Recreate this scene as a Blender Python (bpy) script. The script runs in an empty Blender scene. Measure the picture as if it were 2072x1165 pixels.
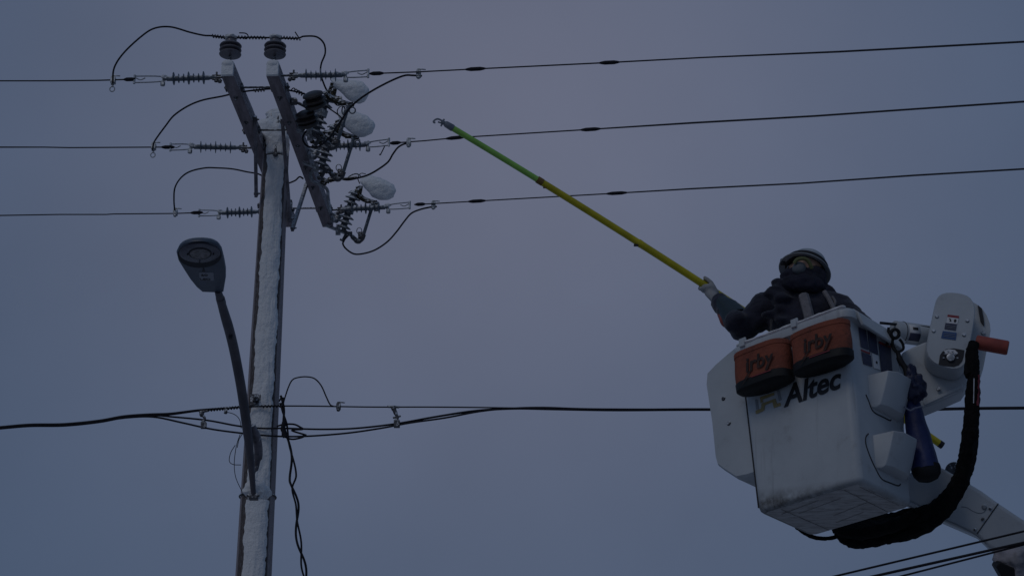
import bpy, bmesh, math, random
from mathutils import Vector as V, Matrix, noise
random.seed(7)
S = bpy.context.scene
PI = math.pi
R = math.radians

# ---------------------------------------------------------------- camera
FP = 4200.0                       # focal length in photo pixels (photo 2072 px wide)
PITCH = R(22)
CAM = V((0, 0, 1.7))
FWD = V((0, math.cos(PITCH), math.sin(PITCH)))
RGT = V((1, 0, 0))
UPV = V((0, -math.sin(PITCH), math.cos(PITCH)))
cd = bpy.data.cameras.new('camera')
cam = bpy.data.objects.new('camera', cd)
S.collection.objects.link(cam)
cam.location = CAM
cam.rotation_euler = (R(90) + PITCH, 0, 0)
cd.sensor_width = 36
cd.lens = 36 * FP / 2072
cd.clip_end = 6000
cd.clip_start = 0.05
S.camera = cam
S.render.resolution_x = 1024
S.render.resolution_y = 575

# ---------------------------------------------------------------- sky, sun, exposure
SUN_EL, SUN_AZ = R(42), R(212)
w = bpy.data.worlds.new("World")
S.world = w
w.use_nodes = True
nt = w.node_tree
nt.nodes.clear()
def N(tree, typ, **k):
    n = tree.nodes.new(typ)
    for a, b in k.items():
        setattr(n, a, b)
    return n
def math_node(tree, op, a, b=None, c=None, clamp=False):
    n = tree.nodes.new('ShaderNodeMath')
    n.operation = op
    n.use_clamp = clamp
    for i, v in enumerate((a, b, c)):
        if v is None: continue
        if isinstance(v, (int, float)): n.inputs[i].default_value = v
        else: tree.links.new(v, n.inputs[i])
    return n.outputs[0]
sky = N(nt, 'ShaderNodeTexSky', sky_type='NISHITA', sun_disc=False)
sky.sun_elevation = SUN_EL
sky.sun_rotation = SUN_AZ
sky.air_density = 1.2
sky.dust_density = 3
tc = N(nt, 'ShaderNodeTexCoord')
no1 = N(nt, 'ShaderNodeTexNoise')
no1.inputs['Scale'].default_value = 5.0
no1.inputs['Detail'].default_value = 4
no1.inputs['Roughness'].default_value = 0.5
nt.links.new(tc.outputs['Generated'], no1.inputs['Vector'])
no2 = N(nt, 'ShaderNodeTexNoise')
no2.inputs['Scale'].default_value = 13.0
no2.inputs['Detail'].default_value = 3
nt.links.new(tc.outputs['Generated'], no2.inputs['Vector'])
# paler towards the view centre: edge vignetting put into the sky colour
dp = N(nt, 'ShaderNodeVectorMath', operation='DOT_PRODUCT')
gdir = (FWD + RGT * (-0.012) + UPV * 0.085).normalized()
dp.inputs[1].default_value = gdir
nrm = N(nt, 'ShaderNodeVectorMath', operation='NORMALIZE')
nt.links.new(tc.outputs['Generated'], nrm.inputs[0])
nt.links.new(nrm.outputs[0], dp.inputs[0])
omd = math_node(nt, 'SUBTRACT', 1.0, dp.outputs['Value'])
ex = math_node(nt, 'POWER', 2.71828, math_node(nt, 'MULTIPLY', omd, -26.0))
vignette = math_node(nt, 'MULTIPLY_ADD', ex, 0.53, 0.585)
nf = math_node(nt, 'MULTIPLY_ADD', no1.outputs[0], 0.30, 0.85)
nf2 = math_node(nt, 'MULTIPLY_ADD', no2.outputs[0], 0.08, 0.96)
lum = math_node(nt, 'MULTIPLY', math_node(nt, 'MULTIPLY', vignette, nf), nf2)
hue = N(nt, 'ShaderNodeMixRGB')
hue.inputs[1].default_value = (0.392, 0.635, 1.12, 1)     # bluer cloud
hue.inputs[2].default_value = (0.552, 0.612, 0.885, 1)     # greyer cloud
nt.links.new(ex, hue.inputs[0])
scl = N(nt, 'ShaderNodeVectorMath', operation='SCALE')
nt.links.new(hue.outputs[0], scl.inputs[0])
nt.links.new(math_node(nt, 'MULTIPLY', lum, 9.4), scl.inputs['Scale'])
mx = N(nt, 'ShaderNodeMixRGB')
mx.inputs[0].default_value = 0.93          # overcast deck over the clear sky above it
nt.links.new(sky.outputs[0], mx.inputs[1])
nt.links.new(scl.outputs[0], mx.inputs[2])
bg = N(nt, 'ShaderNodeBackground')
bg.inputs['Strength'].default_value = 0.1
nt.links.new(mx.outputs[0], bg.inputs['Color'])
wo = N(nt, 'ShaderNodeOutputWorld')
nt.links.new(bg.outputs[0], wo.inputs[0])

sl = bpy.data.lights.new('sun', 'SUN')
sl.energy = 0.95
sl.angle = R(25)
sl.color = (1.0, 0.96, 0.92)
so = bpy.data.objects.new('sun', sl)
S.collection.objects.link(so)
sd = V((math.sin(SUN_AZ) * math.cos(SUN_EL), math.cos(SUN_AZ) * math.cos(SUN_EL), math.sin(SUN_EL)))
so.rotation_euler = sd.to_track_quat('Z', 'Y').to_euler()
so.location = (0, 0, 30)

S.view_settings.view_transform = 'Standard'
S.view_settings.look = 'None'
S.view_settings.gamma = 1
S.view_settings.exposure = -2.15

# ---------------------------------------------------------------- geometry helpers
def ray(px, py):
    return FWD + RGT * ((px - 1036) / FP) - UPV * ((py - 582.5) / FP)
def P(px, py, d): return CAM + ray(px, py) * d               # point at depth d along the view
def PZ(px, py, z):
    r = ray(px, py); return CAM + r * ((z - CAM.z) / r.z)
def PY(px, py, y):
    r = ray(px, py); return CAM + r * ((y - CAM.y) / r.y)
def PPL(px, py, o, n):
    r = ray(px, py); return CAM + r * ((o - CAM).dot(n) / r.dot(n))
def frame_of(axis, hint=V((0, 0, 1))):
    a = axis.normalized()
    if abs(a.dot(hint.normalized())) > 0.98: hint = V((0, 1, 0)) if abs(a.y) < .9 else V((1, 0, 0))
    x = hint.cross(a).normalized()
    y = a.cross(x).normalized()
    return x, y, a
def smooth_path(pts, sub=6):
    pts = [V(p) for p in pts]
    if len(pts) < 3: return pts
    out = []
    ext = [pts[0] * 2 - pts[1]] + pts + [pts[-1] * 2 - pts[-2]]
    for i in range(1, len(ext) - 2):
        p0, p1, p2, p3 = ext[i-1:i+3]
        for k in range(sub):
            t = k / sub
            out.append(0.5 * ((2*p1) + (p2-p0)*t + (2*p0-5*p1+4*p2-p3)*t*t + (3*p1-p0-3*p2+p3)*t*t*t))
    out.append(pts[-1])
    return out

class MB:
    def __init__(s): s.v = []; s.f = []; s.m = []
    def add(s, vs, fs, mi=0):
        b = len(s.v); s.v += [V(q) for q in vs]
        for f in fs: s.f.append([b + i for i in f]); s.m.append(mi)
        return s
    def box(s, c, dims, ax=None, mi=0):
        ax = ax or (V((1,0,0)), V((0,1,0)), V((0,0,1)))
        vs = [c + ax[0]*(i*dims[0]/2) + ax[1]*(j*dims[1]/2) + ax[2]*(k*dims[2]/2) for i in (-1,1) for j in (-1,1) for k in (-1,1)]
        return s.add(vs, [(0,1,3,2),(4,6,7,5),(0,4,5,1),(2,3,7,6),(0,2,6,4),(1,5,7,3)], mi)
    def bar(s, a, b, wd, th, hint=V((0,0,1)), mi=0):          # rectangular bar a->b
        x, y, z = frame_of(b - a, hint)
        return s.box((a+b)/2, (wd, th, (b-a).length), (x, y, z), mi)
    def tube(s, pts, r, n=8, mi=0, jitter=0.0, seed=0):
        pts = [V(p) for p in pts]
        rs = r if isinstance(r, (list, tuple)) else [r]*len(pts)
        if len(rs) != len(pts):
            rs = [rs[min(len(rs)-1, int(round(i*(len(rs)-1)/(len(pts)-1))))] for i in range(len(pts))]
        t = (pts[1]-pts[0]).normalized()
        x, y, _ = frame_of(t)
        b = len(s.v)
        for i, p in enumerate(pts):
            if i == 0: tt = pts[1]-pts[0]
            elif i == len(pts)-1: tt = pts[-1]-pts[-2]
            else: tt = pts[i+1]-pts[i-1]
            if tt.length < 1e-9: tt = t
            tt = tt.normalized()
            x = (x - tt*x.dot(tt)).normalized(); y = tt.cross(x)
            for k in range(n):
                a = 2*PI*k/n
                rr = rs[i]
                if jitter: rr *= 1 + jitter*noise.noise(V((i*0.7+seed, math.cos(a)*1.3, math.sin(a)*1.3)))
                s.v.append(p + x*(math.cos(a)*rr) + y*(math.sin(a)*rr))
        for i in range(len(pts)-1):
            for k in range(n):
                q = b+i*n; k2 = (k+1) % n
                s.f.append([q+k, q+k2, q+n+k2, q+n+k]); s.m.append(mi)
        s.f.append([b+k for k in range(n)][::-1]); s.m.append(mi)
        s.f.append([b+(len(pts)-1)*n+k for k in range(n)]); s.m.append(mi)
        return s
    def lathe(s, prof, o, axis, n=24, mi=0, hint=V((0,0,1)), sx=1.0, sy=1.0):   # prof [(r,h)]
        x, y, a = frame_of(axis, hint)
        b = len(s.v)
        for r, h in prof:
            for k in range(n):
                t = 2*PI*k/n
                s.v.append(o + a*h + x*(math.cos(t)*r*sx) + y*(math.sin(t)*r*sy))
        for i in range(len(prof)-1):
            for k in range(n):
                q = b+i*n; k2 = (k+1) % n
                s.f.append([q+k, q+k2, q+n+k2, q+n+k]); s.m.append(mi)
        s.f.append([b+k for k in range(n)][::-1]); s.m.append(mi)
        s.f.append([b+(len(prof)-1)*n+k for k in range(n)]); s.m.append(mi)
        return s
    def prism(s, poly, off, mi=0):
        n = len(poly); b = len(s.v)
        s.v += [V(p) for p in poly] + [V(p)+off for p in poly]
        s.f.append([b+i for i in range(n)]); s.m.append(mi)
        s.f.append([b+n+i for i in range(n)][::-1]); s.m.append(mi)
        for i in range(n):
            j = (i+1) % n
            s.f.append([b+j, b+i, b+n+i, b+n+j]); s.m.append(mi)
        return s
    def loft(s, rings, mi=0, cap0=True, cap1=True):
        n = len(rings[0]); b = len(s.v)
        for r in rings: s.v += [V(p) for p in r]
        for i in range(len(rings)-1):
            for k in range(n):
                q = b+i*n; k2 = (k+1) % n
                s.f.append([q+k, q+k2, q+n+k2, q+n+k]); s.m.append(mi)
        if cap0: s.f.append([b+k for k in range(n)][::-1]); s.m.append(mi)
        if cap1: s.f.append([b+(len(rings)-1)*n+k for k in range(n)]); s.m.append(mi)
        return s
    def blob(s, c, rad, ax=None, amp=0.15, fr=2.0, seed=0, nu=28, nv=18, flat=0, mi=0):
        ax = ax or (V((1,0,0)), V((0,1,0)), V((0,0,1)))
        b = len(s.v)
        for j in range(nv+1):
            ph = PI*j/nv
            for i in range(nu):
                th = 2*PI*i/nu
                d = V((math.sin(ph)*math.cos(th), math.sin(ph)*math.sin(th), math.cos(ph)))
                k = 1 + amp*noise.fractal(d*fr + V((seed, seed*1.7, 3)), 1, 2, 3)
                q = V((d.x*rad[0]*k, d.y*rad[1]*k, d.z*rad[2]*k))
                if flat and q.z < -rad[2]*flat: q.z = -rad[2]*flat + (q.z+rad[2]*flat)*.15
                s.v.append(c + ax[0]*q.x + ax[1]*q.y + ax[2]*q.z)
        for j in range(nv):
            for i in range(nu):
                i2 = (i+1) % nu; q = b+j*nu
                s.f.append([q+i, q+nu+i, q+nu+i2, q+i2]); s.m.append(mi)
        return s
    def capsule(s, a, b2, ra, rb, n=14):
        d = b2-a; L = max(d.length, 1e-4)
        pr = []
        for k in range(6): t = PI/2*k/5; pr.append((max(ra*math.sin(t), 1e-4), -ra*math.cos(t)))
        for k in range(6): t = PI/2*k/5; pr.append((max(rb*math.cos(t), 1e-4), L+rb*math.sin(t)))
        return s.lathe(pr, a, d if d.length > 1e-4 else V((0,0,1)), n)
    def build(s, name, mat, parent=None, smooth=True, bevel=0, remesh=0, subsurf=0, loc=None, angle=40, seg=2):
        root = V((0,0,0)); p = parent
        if parent is not None:
            while p is not None: root = root + p.location; p = p.parent
        o_loc = V((0,0,0))
        if parent is None:
            o_loc = loc if loc is not None else sum(s.v, V((0,0,0)))/len(s.v)
            root = o_loc
        me = bpy.data.meshes.new(name)
        me.from_pydata([q-root for q in s.v], [], s.f)
        mats = mat if isinstance(mat, (list, tuple)) else [mat]
        for m in mats: me.materials.append(m)
        if len(mats) > 1: me.polygons.foreach_set('material_index', s.m)
        bm = bmesh.new(); bm.from_mesh(me)
        bmesh.ops.remove_doubles(bm, verts=bm.verts, dist=1e-6)
        bmesh.ops.recalc_face_normals(bm, faces=bm.faces)
        if smooth:
            for f in bm.faces: f.smooth = True
            for e in bm.edges:
                if len(e.link_faces) == 2 and e.calc_face_angle(0) > R(angle): e.smooth = False
        bm.to_mesh(me); bm.free()
        o = bpy.data.objects.new(name, me)
        S.collection.objects.link(o)
        o.location = o_loc
        if parent is not None: o.parent = parent
        if remesh:
            m = o.modifiers.new('remesh', 'REMESH'); m.mode = 'VOXEL'; m.voxel_size = remesh; m.use_smooth_shade = True
            m = o.modifiers.new('smooth', 'SMOOTH'); m.factor = .5; m.iterations = 4
        if bevel:
            m = o.modifiers.new('bevel', 'BEVEL'); m.width = bevel; m.segments = seg; m.limit_method = 'ANGLE'; m.angle_limit = R(35); m.harden_normals = False
        if subsurf:
            m = o.modifiers.new('sub', 'SUBSURF'); m.levels = subsurf; m.render_levels = subsurf
        return o

def tag(o, label=None, cat=None, group=None, kind=None):
    if label: o['label'] = label
    if cat: o['category'] = cat
    if group: o['group'] = group
    if kind: o['kind'] = kind
    return o
def thing(name, loc, label, cat, group=None):
    o = bpy.data.objects.new(name, None)
    S.collection.objects.link(o)
    o.location = loc
    o.empty_display_size = .1
    return tag(o, label, cat, group)

# ---------------------------------------------------------------- materials
def mat(name, col, rough=.6, metal=0, col2=None, nscale=8, contrast=(.35,.65), bump=0, bscale=None, spec=.5, frost=0, coat=0, stretch=None, sheen=0, dirt=None):
    m = bpy.data.materials.new(name); m.use_nodes = True
    t = m.node_tree; b = t.nodes['Principled BSDF']
    b.inputs['Base Color'].default_value = (*col, 1)
    b.inputs['Roughness'].default_value = rough
    b.inputs['Metallic'].default_value = metal
    b.inputs['Specular IOR Level'].default_value = spec
    if coat: b.inputs['Coat Weight'].default_value = coat
    if sheen: b.inputs['Sheen Weight'].default_value = sheen
    tcx = N(t, 'ShaderNodeTexCoord'); vec = tcx.outputs['Object']
    if stretch:
        mp = N(t, 'ShaderNodeMapping'); mp.inputs['Scale'].default_value = stretch
        t.links.new(vec, mp.inputs['Vector']); vec = mp.outputs[0]
    cur = None
    def nz(sc, det=5, ro=.6):
        n = N(t, 'ShaderNodeTexNoise'); n.inputs['Scale'].default_value = sc; n.inputs['Detail'].default_value = det; n.inputs['Roughness'].default_value = ro
        t.links.new(vec, n.inputs['Vector']); return n.outputs[0]
    def ramp(src, lo, hi):
        r = N(t, 'ShaderNodeMapRange'); r.inputs[1].default_value = lo; r.inputs[2].default_value = hi
        t.links.new(src, r.inputs[0]); return r.outputs[0]
    def mixc(fac, a, c):
        x = N(t, 'ShaderNodeMixRGB'); t.links.new(fac, x.inputs[0])
        if isinstance(a, tuple): x.inputs[1].default_value = (*a, 1)
        else: t.links.new(a, x.inputs[1])
        x.inputs[2].default_value = (*c, 1); return x.outputs[0]
    if col2:
        cur = mixc(ramp(nz(nscale), *contrast), col, col2)
    if dirt:                                      # (colour, scale, lo, hi)
        cur = mixc(ramp(nz(dirt[1], 8, .7), dirt[2], dirt[3]), cur if cur is not None else col, dirt[0])
    if frost:                                     # fine snow clinging on
        g = N(t, 'ShaderNodeNewGeometry'); sp = N(t, 'ShaderNodeSeparateXYZ'); t.links.new(g.outputs['Normal'], sp.inputs[0])
        up = math_node(t, 'MULTIPLY_ADD', sp.outputs['Z'], .22, 0)
        wd = math_node(t, 'MULTIPLY_ADD', sp.outputs['Y'], -.10, up)
        fr = ramp(math_node(t, 'ADD', nz(38, 4), wd), .62-frost*.25, .74-frost*.2)
        cur = mixc(fr, cur if cur is not None else col, (.72,.74,.78))
    if cur is not None: t.links.new(cur, b.inputs['Base Color'])
    if bump:
        bp = N(t, 'ShaderNodeBump'); bp.inputs['Strength'].default_value = bump; bp.inputs['Distance'].default_value = .02
        t.links.new(nz(bscale or nscale*3), bp.inputs['Height']); t.links.new(bp.outputs[0], b.inputs['Normal'])
    return m
M = {}
M['snow'] = mat('snow', (.93,.93,.94), .75, col2=(.86,.87,.90), nscale=12, bump=.8, bscale=30, spec=.15, dirt=((.70,.72,.76), 16, .55, .75))
M['wood'] = mat('weathered_wood', (.20,.165,.16), .85, col2=(.09,.07,.065), nscale=5, bump=.5, bscale=22, stretch=(7,7,.6), frost=.15)
M['arm_wood'] = mat('crossarm_wood', (.30,.26,.29), .85, col2=(.17,.145,.16), nscale=4, bump=.3, bscale=20, stretch=(6,1,6), frost=.42)
M['galv'] = mat('galvanized_steel', (.40,.42,.44), .45, .55, col2=(.25,.26,.28), nscale=22, frost=.35)
M['galv_dark'] = mat('weathered_steel', (.13,.13,.14), .55, .4, col2=(.06,.06,.07), nscale=30, frost=.10)
M['brace'] = mat('painted_brace', (.24,.22,.25), .7, .1, col2=(.10,.095,.11), nscale=12, frost=.15)
M['bronze'] = mat('dull_bronze', (.075,.06,.035), .5, .5, col2=(.03,.027,.02), nscale=40, frost=.32)
M['porcelain'] = mat('grey_porcelain', (.18,.17,.19), .28, 0, col2=(.13,.12,.14), nscale=10, spec=.6)
M['brown_porcelain'] = mat('brown_porcelain', (.050,.038,.036), .35, 0, col2=(.03,.026,.024), nscale=10, spec=.5)
M['fin'] = mat('dark_fin_polymer', (.085,.098,.118), .5, 0, col2=(.055,.065,.08), nscale=18, frost=.02)
M['polymer'] = mat('grey_polymer', (.15,.175,.21), .5, 0, col2=(.10,.12,.145), nscale=18, frost=.12)
M['cable'] = mat('black_cable', (.012,.012,.017), .7, col2=(.022,.022,.028), nscale=20, bump=.2, bscale=60, spec=.25)
M['wire'] = mat('bare_conductor', (.05,.05,.06), .6, .3, col2=(.03,.03,.035), nscale=20)
M['hose'] = mat('black_hose_wrap', (.006,.006,.007), .85, col2=(.011,.011,.012), nscale=30, bump=.6, bscale=50, spec=.15)
M['fiber'] = mat('white_fibreglass', (.56,.59,.62), .42, 0, col2=(.48,.51,.54), nscale=3, spec=.4, dirt=((.34,.33,.33), 6, .58, .80), bump=.04, bscale=60)
M['fiber_dirty'] = mat('scuffed_fibreglass', (.60,.60,.61), .55, 0, col2=(.42,.41,.41), nscale=7, dirt=((.14,.13,.13), 9, .50, .72), stretch=(1,4,1))
M['scuff'] = mat('scuff_streak', (.20,.19,.195), .8, col2=(.42,.41,.41), nscale=25)
M['rib'] = mat('moulding_seam', (.03,.03,.035), .7)
M['black_rubber'] = mat('black_rubber', (.012,.012,.014), .6, spec=.3)
M['inside'] = mat('bucket_lining', (.35,.35,.36), .7)
M['orange'] = mat('orange_canvas', (.31,.082,.045), .85, col2=(.22,.060,.036), nscale=9, bump=.45, bscale=55, dirt=((.12,.045,.03), 7, .50, .72))
M['orange_r'] = mat('orange_plastic', (.40,.075,.05), .55, col2=(.28,.055,.04), nscale=12)
M['blue'] = mat('blue_vinyl', (.018,.030,.13), .5, col2=(.012,.020,.09), nscale=8, bump=.35, bscale=14)
M['yellow'] = mat('yellow_fibreglass', (.66,.55,.012), .35, col2=(.50,.42,.01), nscale=10, stretch=(1,1,1))
M['green'] = mat('green_fibreglass', (.34,.68,.12), .35, col2=(.28,.56,.10), nscale=10)
M['alu'] = mat('cast_aluminium', (.30,.32,.36), .5, .4, col2=(.2,.22,.26), nscale=30)
M['decal_dark'] = mat('dark_decal', (.035,.04,.09), .5, col2=(.06,.065,.11), nscale=60)
M['decal_red'] = mat('red_decal', (.28,.04,.05), .5)
M['decal_blue'] = mat('blue_decal', (.04,.10,.26), .5)
M['decal_white'] = mat('white_decal', (.74,.74,.76), .5)
M['ink'] = mat('black_ink', (.015,.015,.02), .5)
M['worn_ink'] = mat('worn_print', (.035,.018,.014), .7, col2=(.16,.05,.03), nscale=30, contrast=(.52,.75))
M['gold'] = mat('gold_ink', (.34,.27,.12), .5)
M['silver_ink'] = mat('grey_ink', (.25,.27,.30), .5)
M['navy'] = mat('navy_jacket', (.022,.023,.045), .9, col2=(.012,.012,.024), nscale=10, bump=.5, bscale=22, sheen=.2)
M['pants'] = mat('dark_trousers', (.03,.032,.04), .9, bump=.3)
M['fleece'] = mat('dark_fleece', (.018,.018,.036), .95, col2=(.010,.010,.020), nscale=12, bump=.6, bscale=30)
M['skin'] = mat('skin', (.42,.25,.18), .6)
M['helmet'] = mat('white_helmet', (.44,.47,.50), .4, col2=(.30,.33,.36), nscale=7)
M['helmet_under'] = mat('dark_helmet_underside', (.03,.03,.033), .7)
M['glove'] = mat('pale_leather_glove', (.42,.42,.42), .8, col2=(.28,.28,.29), nscale=16, bump=.4, bscale=40)
M['sleeve'] = mat('dark_rubber_sleeve', (.02,.035,.045), .5)
M['goggle'] = mat('yellow_band', (.13,.135,.05), .6)
M['muff'] = mat('grey_ear_cup', (.13,.145,.16), .6)
M['strap'] = mat('pale_harness_strap', (.16,.15,.16), .8, col2=(.25,.23,.24), nscale=30)
M['lamp_body'] = mat('grey_lamp_housing', (.075,.095,.135), .45, col2=(.08,.105,.15), nscale=10)
M['lamp_dark'] = mat('black_lamp_bezel', (.018,.020,.030), .6, spec=.35)
M['lens'] = mat('prismatic_lens', (.10,.10,.14), .25, col2=(.05,.05,.08), nscale=18)
M['reflector'] = mat('lamp_reflector', (.30,.27,.30), .35, .3, col2=(.06,.06,.05), nscale=45)

def bucket_dirt(m, amt=1.0, zlo=.01, zhi=.085, zvec=(0.078,-0.054,0.995)):
    t = m.node_tree; b = t.nodes['Principled BSDF']
    tcx = N(t, 'ShaderNodeTexCoord')
    d = N(t, 'ShaderNodeVectorMath', operation='DOT_PRODUCT'); d.inputs[1].default_value = zvec
    t.links.new(tcx.outputs['Object'], d.inputs[0])
    g = N(t, 'ShaderNodeMapRange'); g.inputs[1].default_value = zhi; g.inputs[2].default_value = zlo
    t.links.new(d.outputs['Value'], g.inputs[0])
    n = N(t, 'ShaderNodeTexNoise'); n.inputs['Scale'].default_value = 11; n.inputs['Detail'].default_value = 8; n.inputs['Roughness'].default_value = .7
    t.links.new(tcx.outputs['Object'], n.inputs['Vector'])
    k = N(t, 'ShaderNodeMapRange'); k.inputs[1].default_value = .30; k.inputs[2].default_value = .56; t.links.new(n.outputs[0], k.inputs[0])
    f = math_node(t, 'MULTIPLY', math_node(t, 'MULTIPLY', g.outputs[0], k.outputs[0]), amt)
    # fine vertical runs of dirty melt water
    mp = N(t, 'ShaderNodeMapping'); mp.inputs['Scale'].default_value = (26, 26, 1.6); t.links.new(tcx.outputs['Object'], mp.inputs['Vector'])
    n2 = N(t, 'ShaderNodeTexNoise'); n2.inputs['Scale'].default_value = 1.0; n2.inputs['Detail'].default_value = 5; t.links.new(mp.outputs[0], n2.inputs['Vector'])
    k2 = N(t, 'ShaderNodeMapRange'); k2.inputs[1].default_value = .60; k2.inputs[2].default_value = .80; t.links.new(n2.outputs[0], k2.inputs[0])
    f = math_node(t, 'ADD', f, math_node(t, 'MULTIPLY', k2.outputs[0], .45), clamp=True)
    x = N(t, 'ShaderNodeMixRGB'); x.inputs[2].default_value = (.15,.145,.14,1)
    src = b.inputs['Base Color'].links[0].from_socket
    t.links.new(f, x.inputs[0]); t.links.new(src, x.inputs[1]); t.links.new(x.outputs[0], b.inputs['Base Color'])
M['bucket'] = M['fiber'].copy(); M['bucket'].name = 'bucket_fibreglass'
bucket_dirt(M['bucket'])
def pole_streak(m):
    # darker wood beside the snow crust, frosted grey wood beyond it
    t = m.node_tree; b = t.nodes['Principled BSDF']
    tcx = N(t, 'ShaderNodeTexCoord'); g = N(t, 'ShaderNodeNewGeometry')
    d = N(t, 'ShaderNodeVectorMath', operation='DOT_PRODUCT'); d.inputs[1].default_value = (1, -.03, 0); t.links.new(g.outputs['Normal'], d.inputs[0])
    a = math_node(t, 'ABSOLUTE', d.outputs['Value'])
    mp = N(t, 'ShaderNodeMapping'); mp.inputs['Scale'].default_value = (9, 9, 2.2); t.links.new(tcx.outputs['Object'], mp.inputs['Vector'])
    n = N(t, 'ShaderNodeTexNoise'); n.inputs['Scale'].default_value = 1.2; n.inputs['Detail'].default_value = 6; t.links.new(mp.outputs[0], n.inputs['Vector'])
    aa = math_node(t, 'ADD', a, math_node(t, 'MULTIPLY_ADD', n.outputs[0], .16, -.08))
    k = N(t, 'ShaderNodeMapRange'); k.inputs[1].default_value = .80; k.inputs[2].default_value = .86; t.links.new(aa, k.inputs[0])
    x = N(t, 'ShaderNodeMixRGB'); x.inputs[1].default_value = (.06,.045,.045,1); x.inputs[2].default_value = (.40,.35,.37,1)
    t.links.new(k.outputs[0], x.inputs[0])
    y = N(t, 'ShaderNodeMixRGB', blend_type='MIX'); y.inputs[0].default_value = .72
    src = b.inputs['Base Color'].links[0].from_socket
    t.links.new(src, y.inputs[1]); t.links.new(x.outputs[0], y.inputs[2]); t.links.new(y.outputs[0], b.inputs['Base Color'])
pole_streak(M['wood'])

# ---------------------------------------------------------------- ground
def ground():
    n = 60; sz = 3000
    mb = MB()
    g = []
    for i in range(n+1):
        for j in range(n+1):
            x = -sz + 2*sz*i/n; y = -sz + 2*sz*j/n
            g.append(V((x, y, 0)))
    fs = [(i*(n+1)+j, (i+1)*(n+1)+j, (i+1)*(n+1)+j+1, i*(n+1)+j+1) for i in range(n) for j in range(n)]
    mb.add(g, fs)
    o = mb.build('ground', mat('snowy_ground', (.62,.63,.65), .9, col2=(.45,.45,.46), nscale=.6), loc=V((0,0,0)))
    tag(o, kind='structure')
    rb = MB(); rb.box(V((0, 9.0, .002)), (400, 7, .004))
    o = rb.build('road', mat('slushy_asphalt', (.07,.07,.075), .6, col2=(.45,.46,.48), nscale=1.2, contrast=(.45,.6)), loc=V((0,9,0)))
    tag(o, kind='structure')
ground()

# ---------------------------------------------------------------- utility pole
AZ = 9.75
YP = 16.6
pA, pB = PY(550, 470, YP), PY(513, 1165, YP)
pdir = (pA - pB).normalized()
def pole_at_z(z): return pB + pdir*((z-pB.z)/pdir.z)
def pole_px(py):       # axis point seen at row py
    best = None
    for k in range(400):
        z = 4 + k*.02
        q = pole_at_z(z) - CAM
        yy = 582.5 - FP*q.dot(UPV)/q.dot(FWD)
        if best is None or abs(yy-py) < best[0]: best = (abs(yy-py), pole_at_z(z))
    return best[1]
top_z = pole_px(240).z
base = pole_at_z(0)
def prad(z): return .20 - (.20-.112)*(z/10.1)
pole = thing('utility_pole', base, 'snow plastered wooden utility pole carrying two crossarms, the only pole in view', 'utility pole')
mb = MB()
hs = [i*.35 for i in range(int(top_z/.35))] + [top_z-.10, top_z-.04, top_z]
pts = [pole_at_z(h) for h in hs]
nn = 28
rings = []
for h in hs:
    c = pole_at_z(h); r = prad(h)
    if h > top_z-.02: r *= .62
    elif h > top_z-.06: r *= .88
    rg = []
    for k in range(nn):
        a = 2*PI*k/nn
        rr = r*(1+.035*noise.noise(V((math.cos(a)*2, math.sin(a)*2, h*.8))))
        rg.append(c + V((math.cos(a)*rr, math.sin(a)*rr, 0)))
    rings.append(rg)
mb.loft(rings)
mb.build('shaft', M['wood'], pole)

# wind-plastered snow on the weather side of the shaft
def snow_shell(z0, z1, side_w, name='snow', az0=-PI/2, thick=.013, seed=0, skip=None):
    m = MB(); nz = int((z1-z0)/.018); na = 34
    rows = []
    for j in range(nz+1):
        z = z0 + (z1-z0)*j/nz
        c = pole_at_z(z); r = prad(z)
        lo = az0 - side_w*(1+.20*noise.noise(V((0, seed, z*3.1)))+.16*noise.noise(V((5, seed, z*11)))+.10*noise.noise(V((7, seed, z*31))))
        hi = az0 + side_w*(1+.20*noise.noise(V((9, seed, z*3.3)))+.16*noise.noise(V((15, seed, z*12)))+.10*noise.noise(V((17, seed, z*29))))
        row = []
        for k in range(na+1):
            u = k/na; a = lo+(hi-lo)*u
            e = min(1, 6*min(u, 1-u))
            t = thick*(e**.6)*(1+.55*noise.fractal(V((a*3, seed, z*6)), 1, 2, 4)+.22*noise.noise(V((a*11, seed, z*15))))
            t += .002
            if u in (0, 1): t = -.01
            row.append(c + V((math.cos(a)*(r+t), math.sin(a)*(r+t), 0)))
        rows.append(row)
    b = len(m.v)
    for r_ in rows: m.v += r_
    w_ = na+1
    for j in range(nz):
        for k in range(na):
            m.f.append([j*w_+k, j*w_+k+1, (j+1)*w_+k+1, (j+1)*w_+k]); m.m.append(0)
    # end caps so that the crust is closed
    m.f.append(list(range(w_))[::-1]); m.m.append(0)
    m.f.append([nz*w_+k for k in range(w_)]); m.m.append(0)
    return m.build(name, M['snow'], pole)
az_cam = math.atan2(-base.y, -base.x)
zb = pole_px(1003).z
snow_shell(3.0, zb-.06, .70, seed=3, az0=az_cam-.02)
snow_shell(zb+.02, top_z-.42, .70, seed=1, az0=az_cam-.02, thick=.016)
snow_shell(top_z-.40, top_z-.02, .95, seed=8, az0=az_cam+.15, thick=.03)
mb = MB(); mb.blob(pole_at_z(top_z)+V((0,0,.015)), (.105,.10,.055), amp=.2, seed=4, flat=.5)
mb.build('snow_cap', M['snow'], pole)

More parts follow.
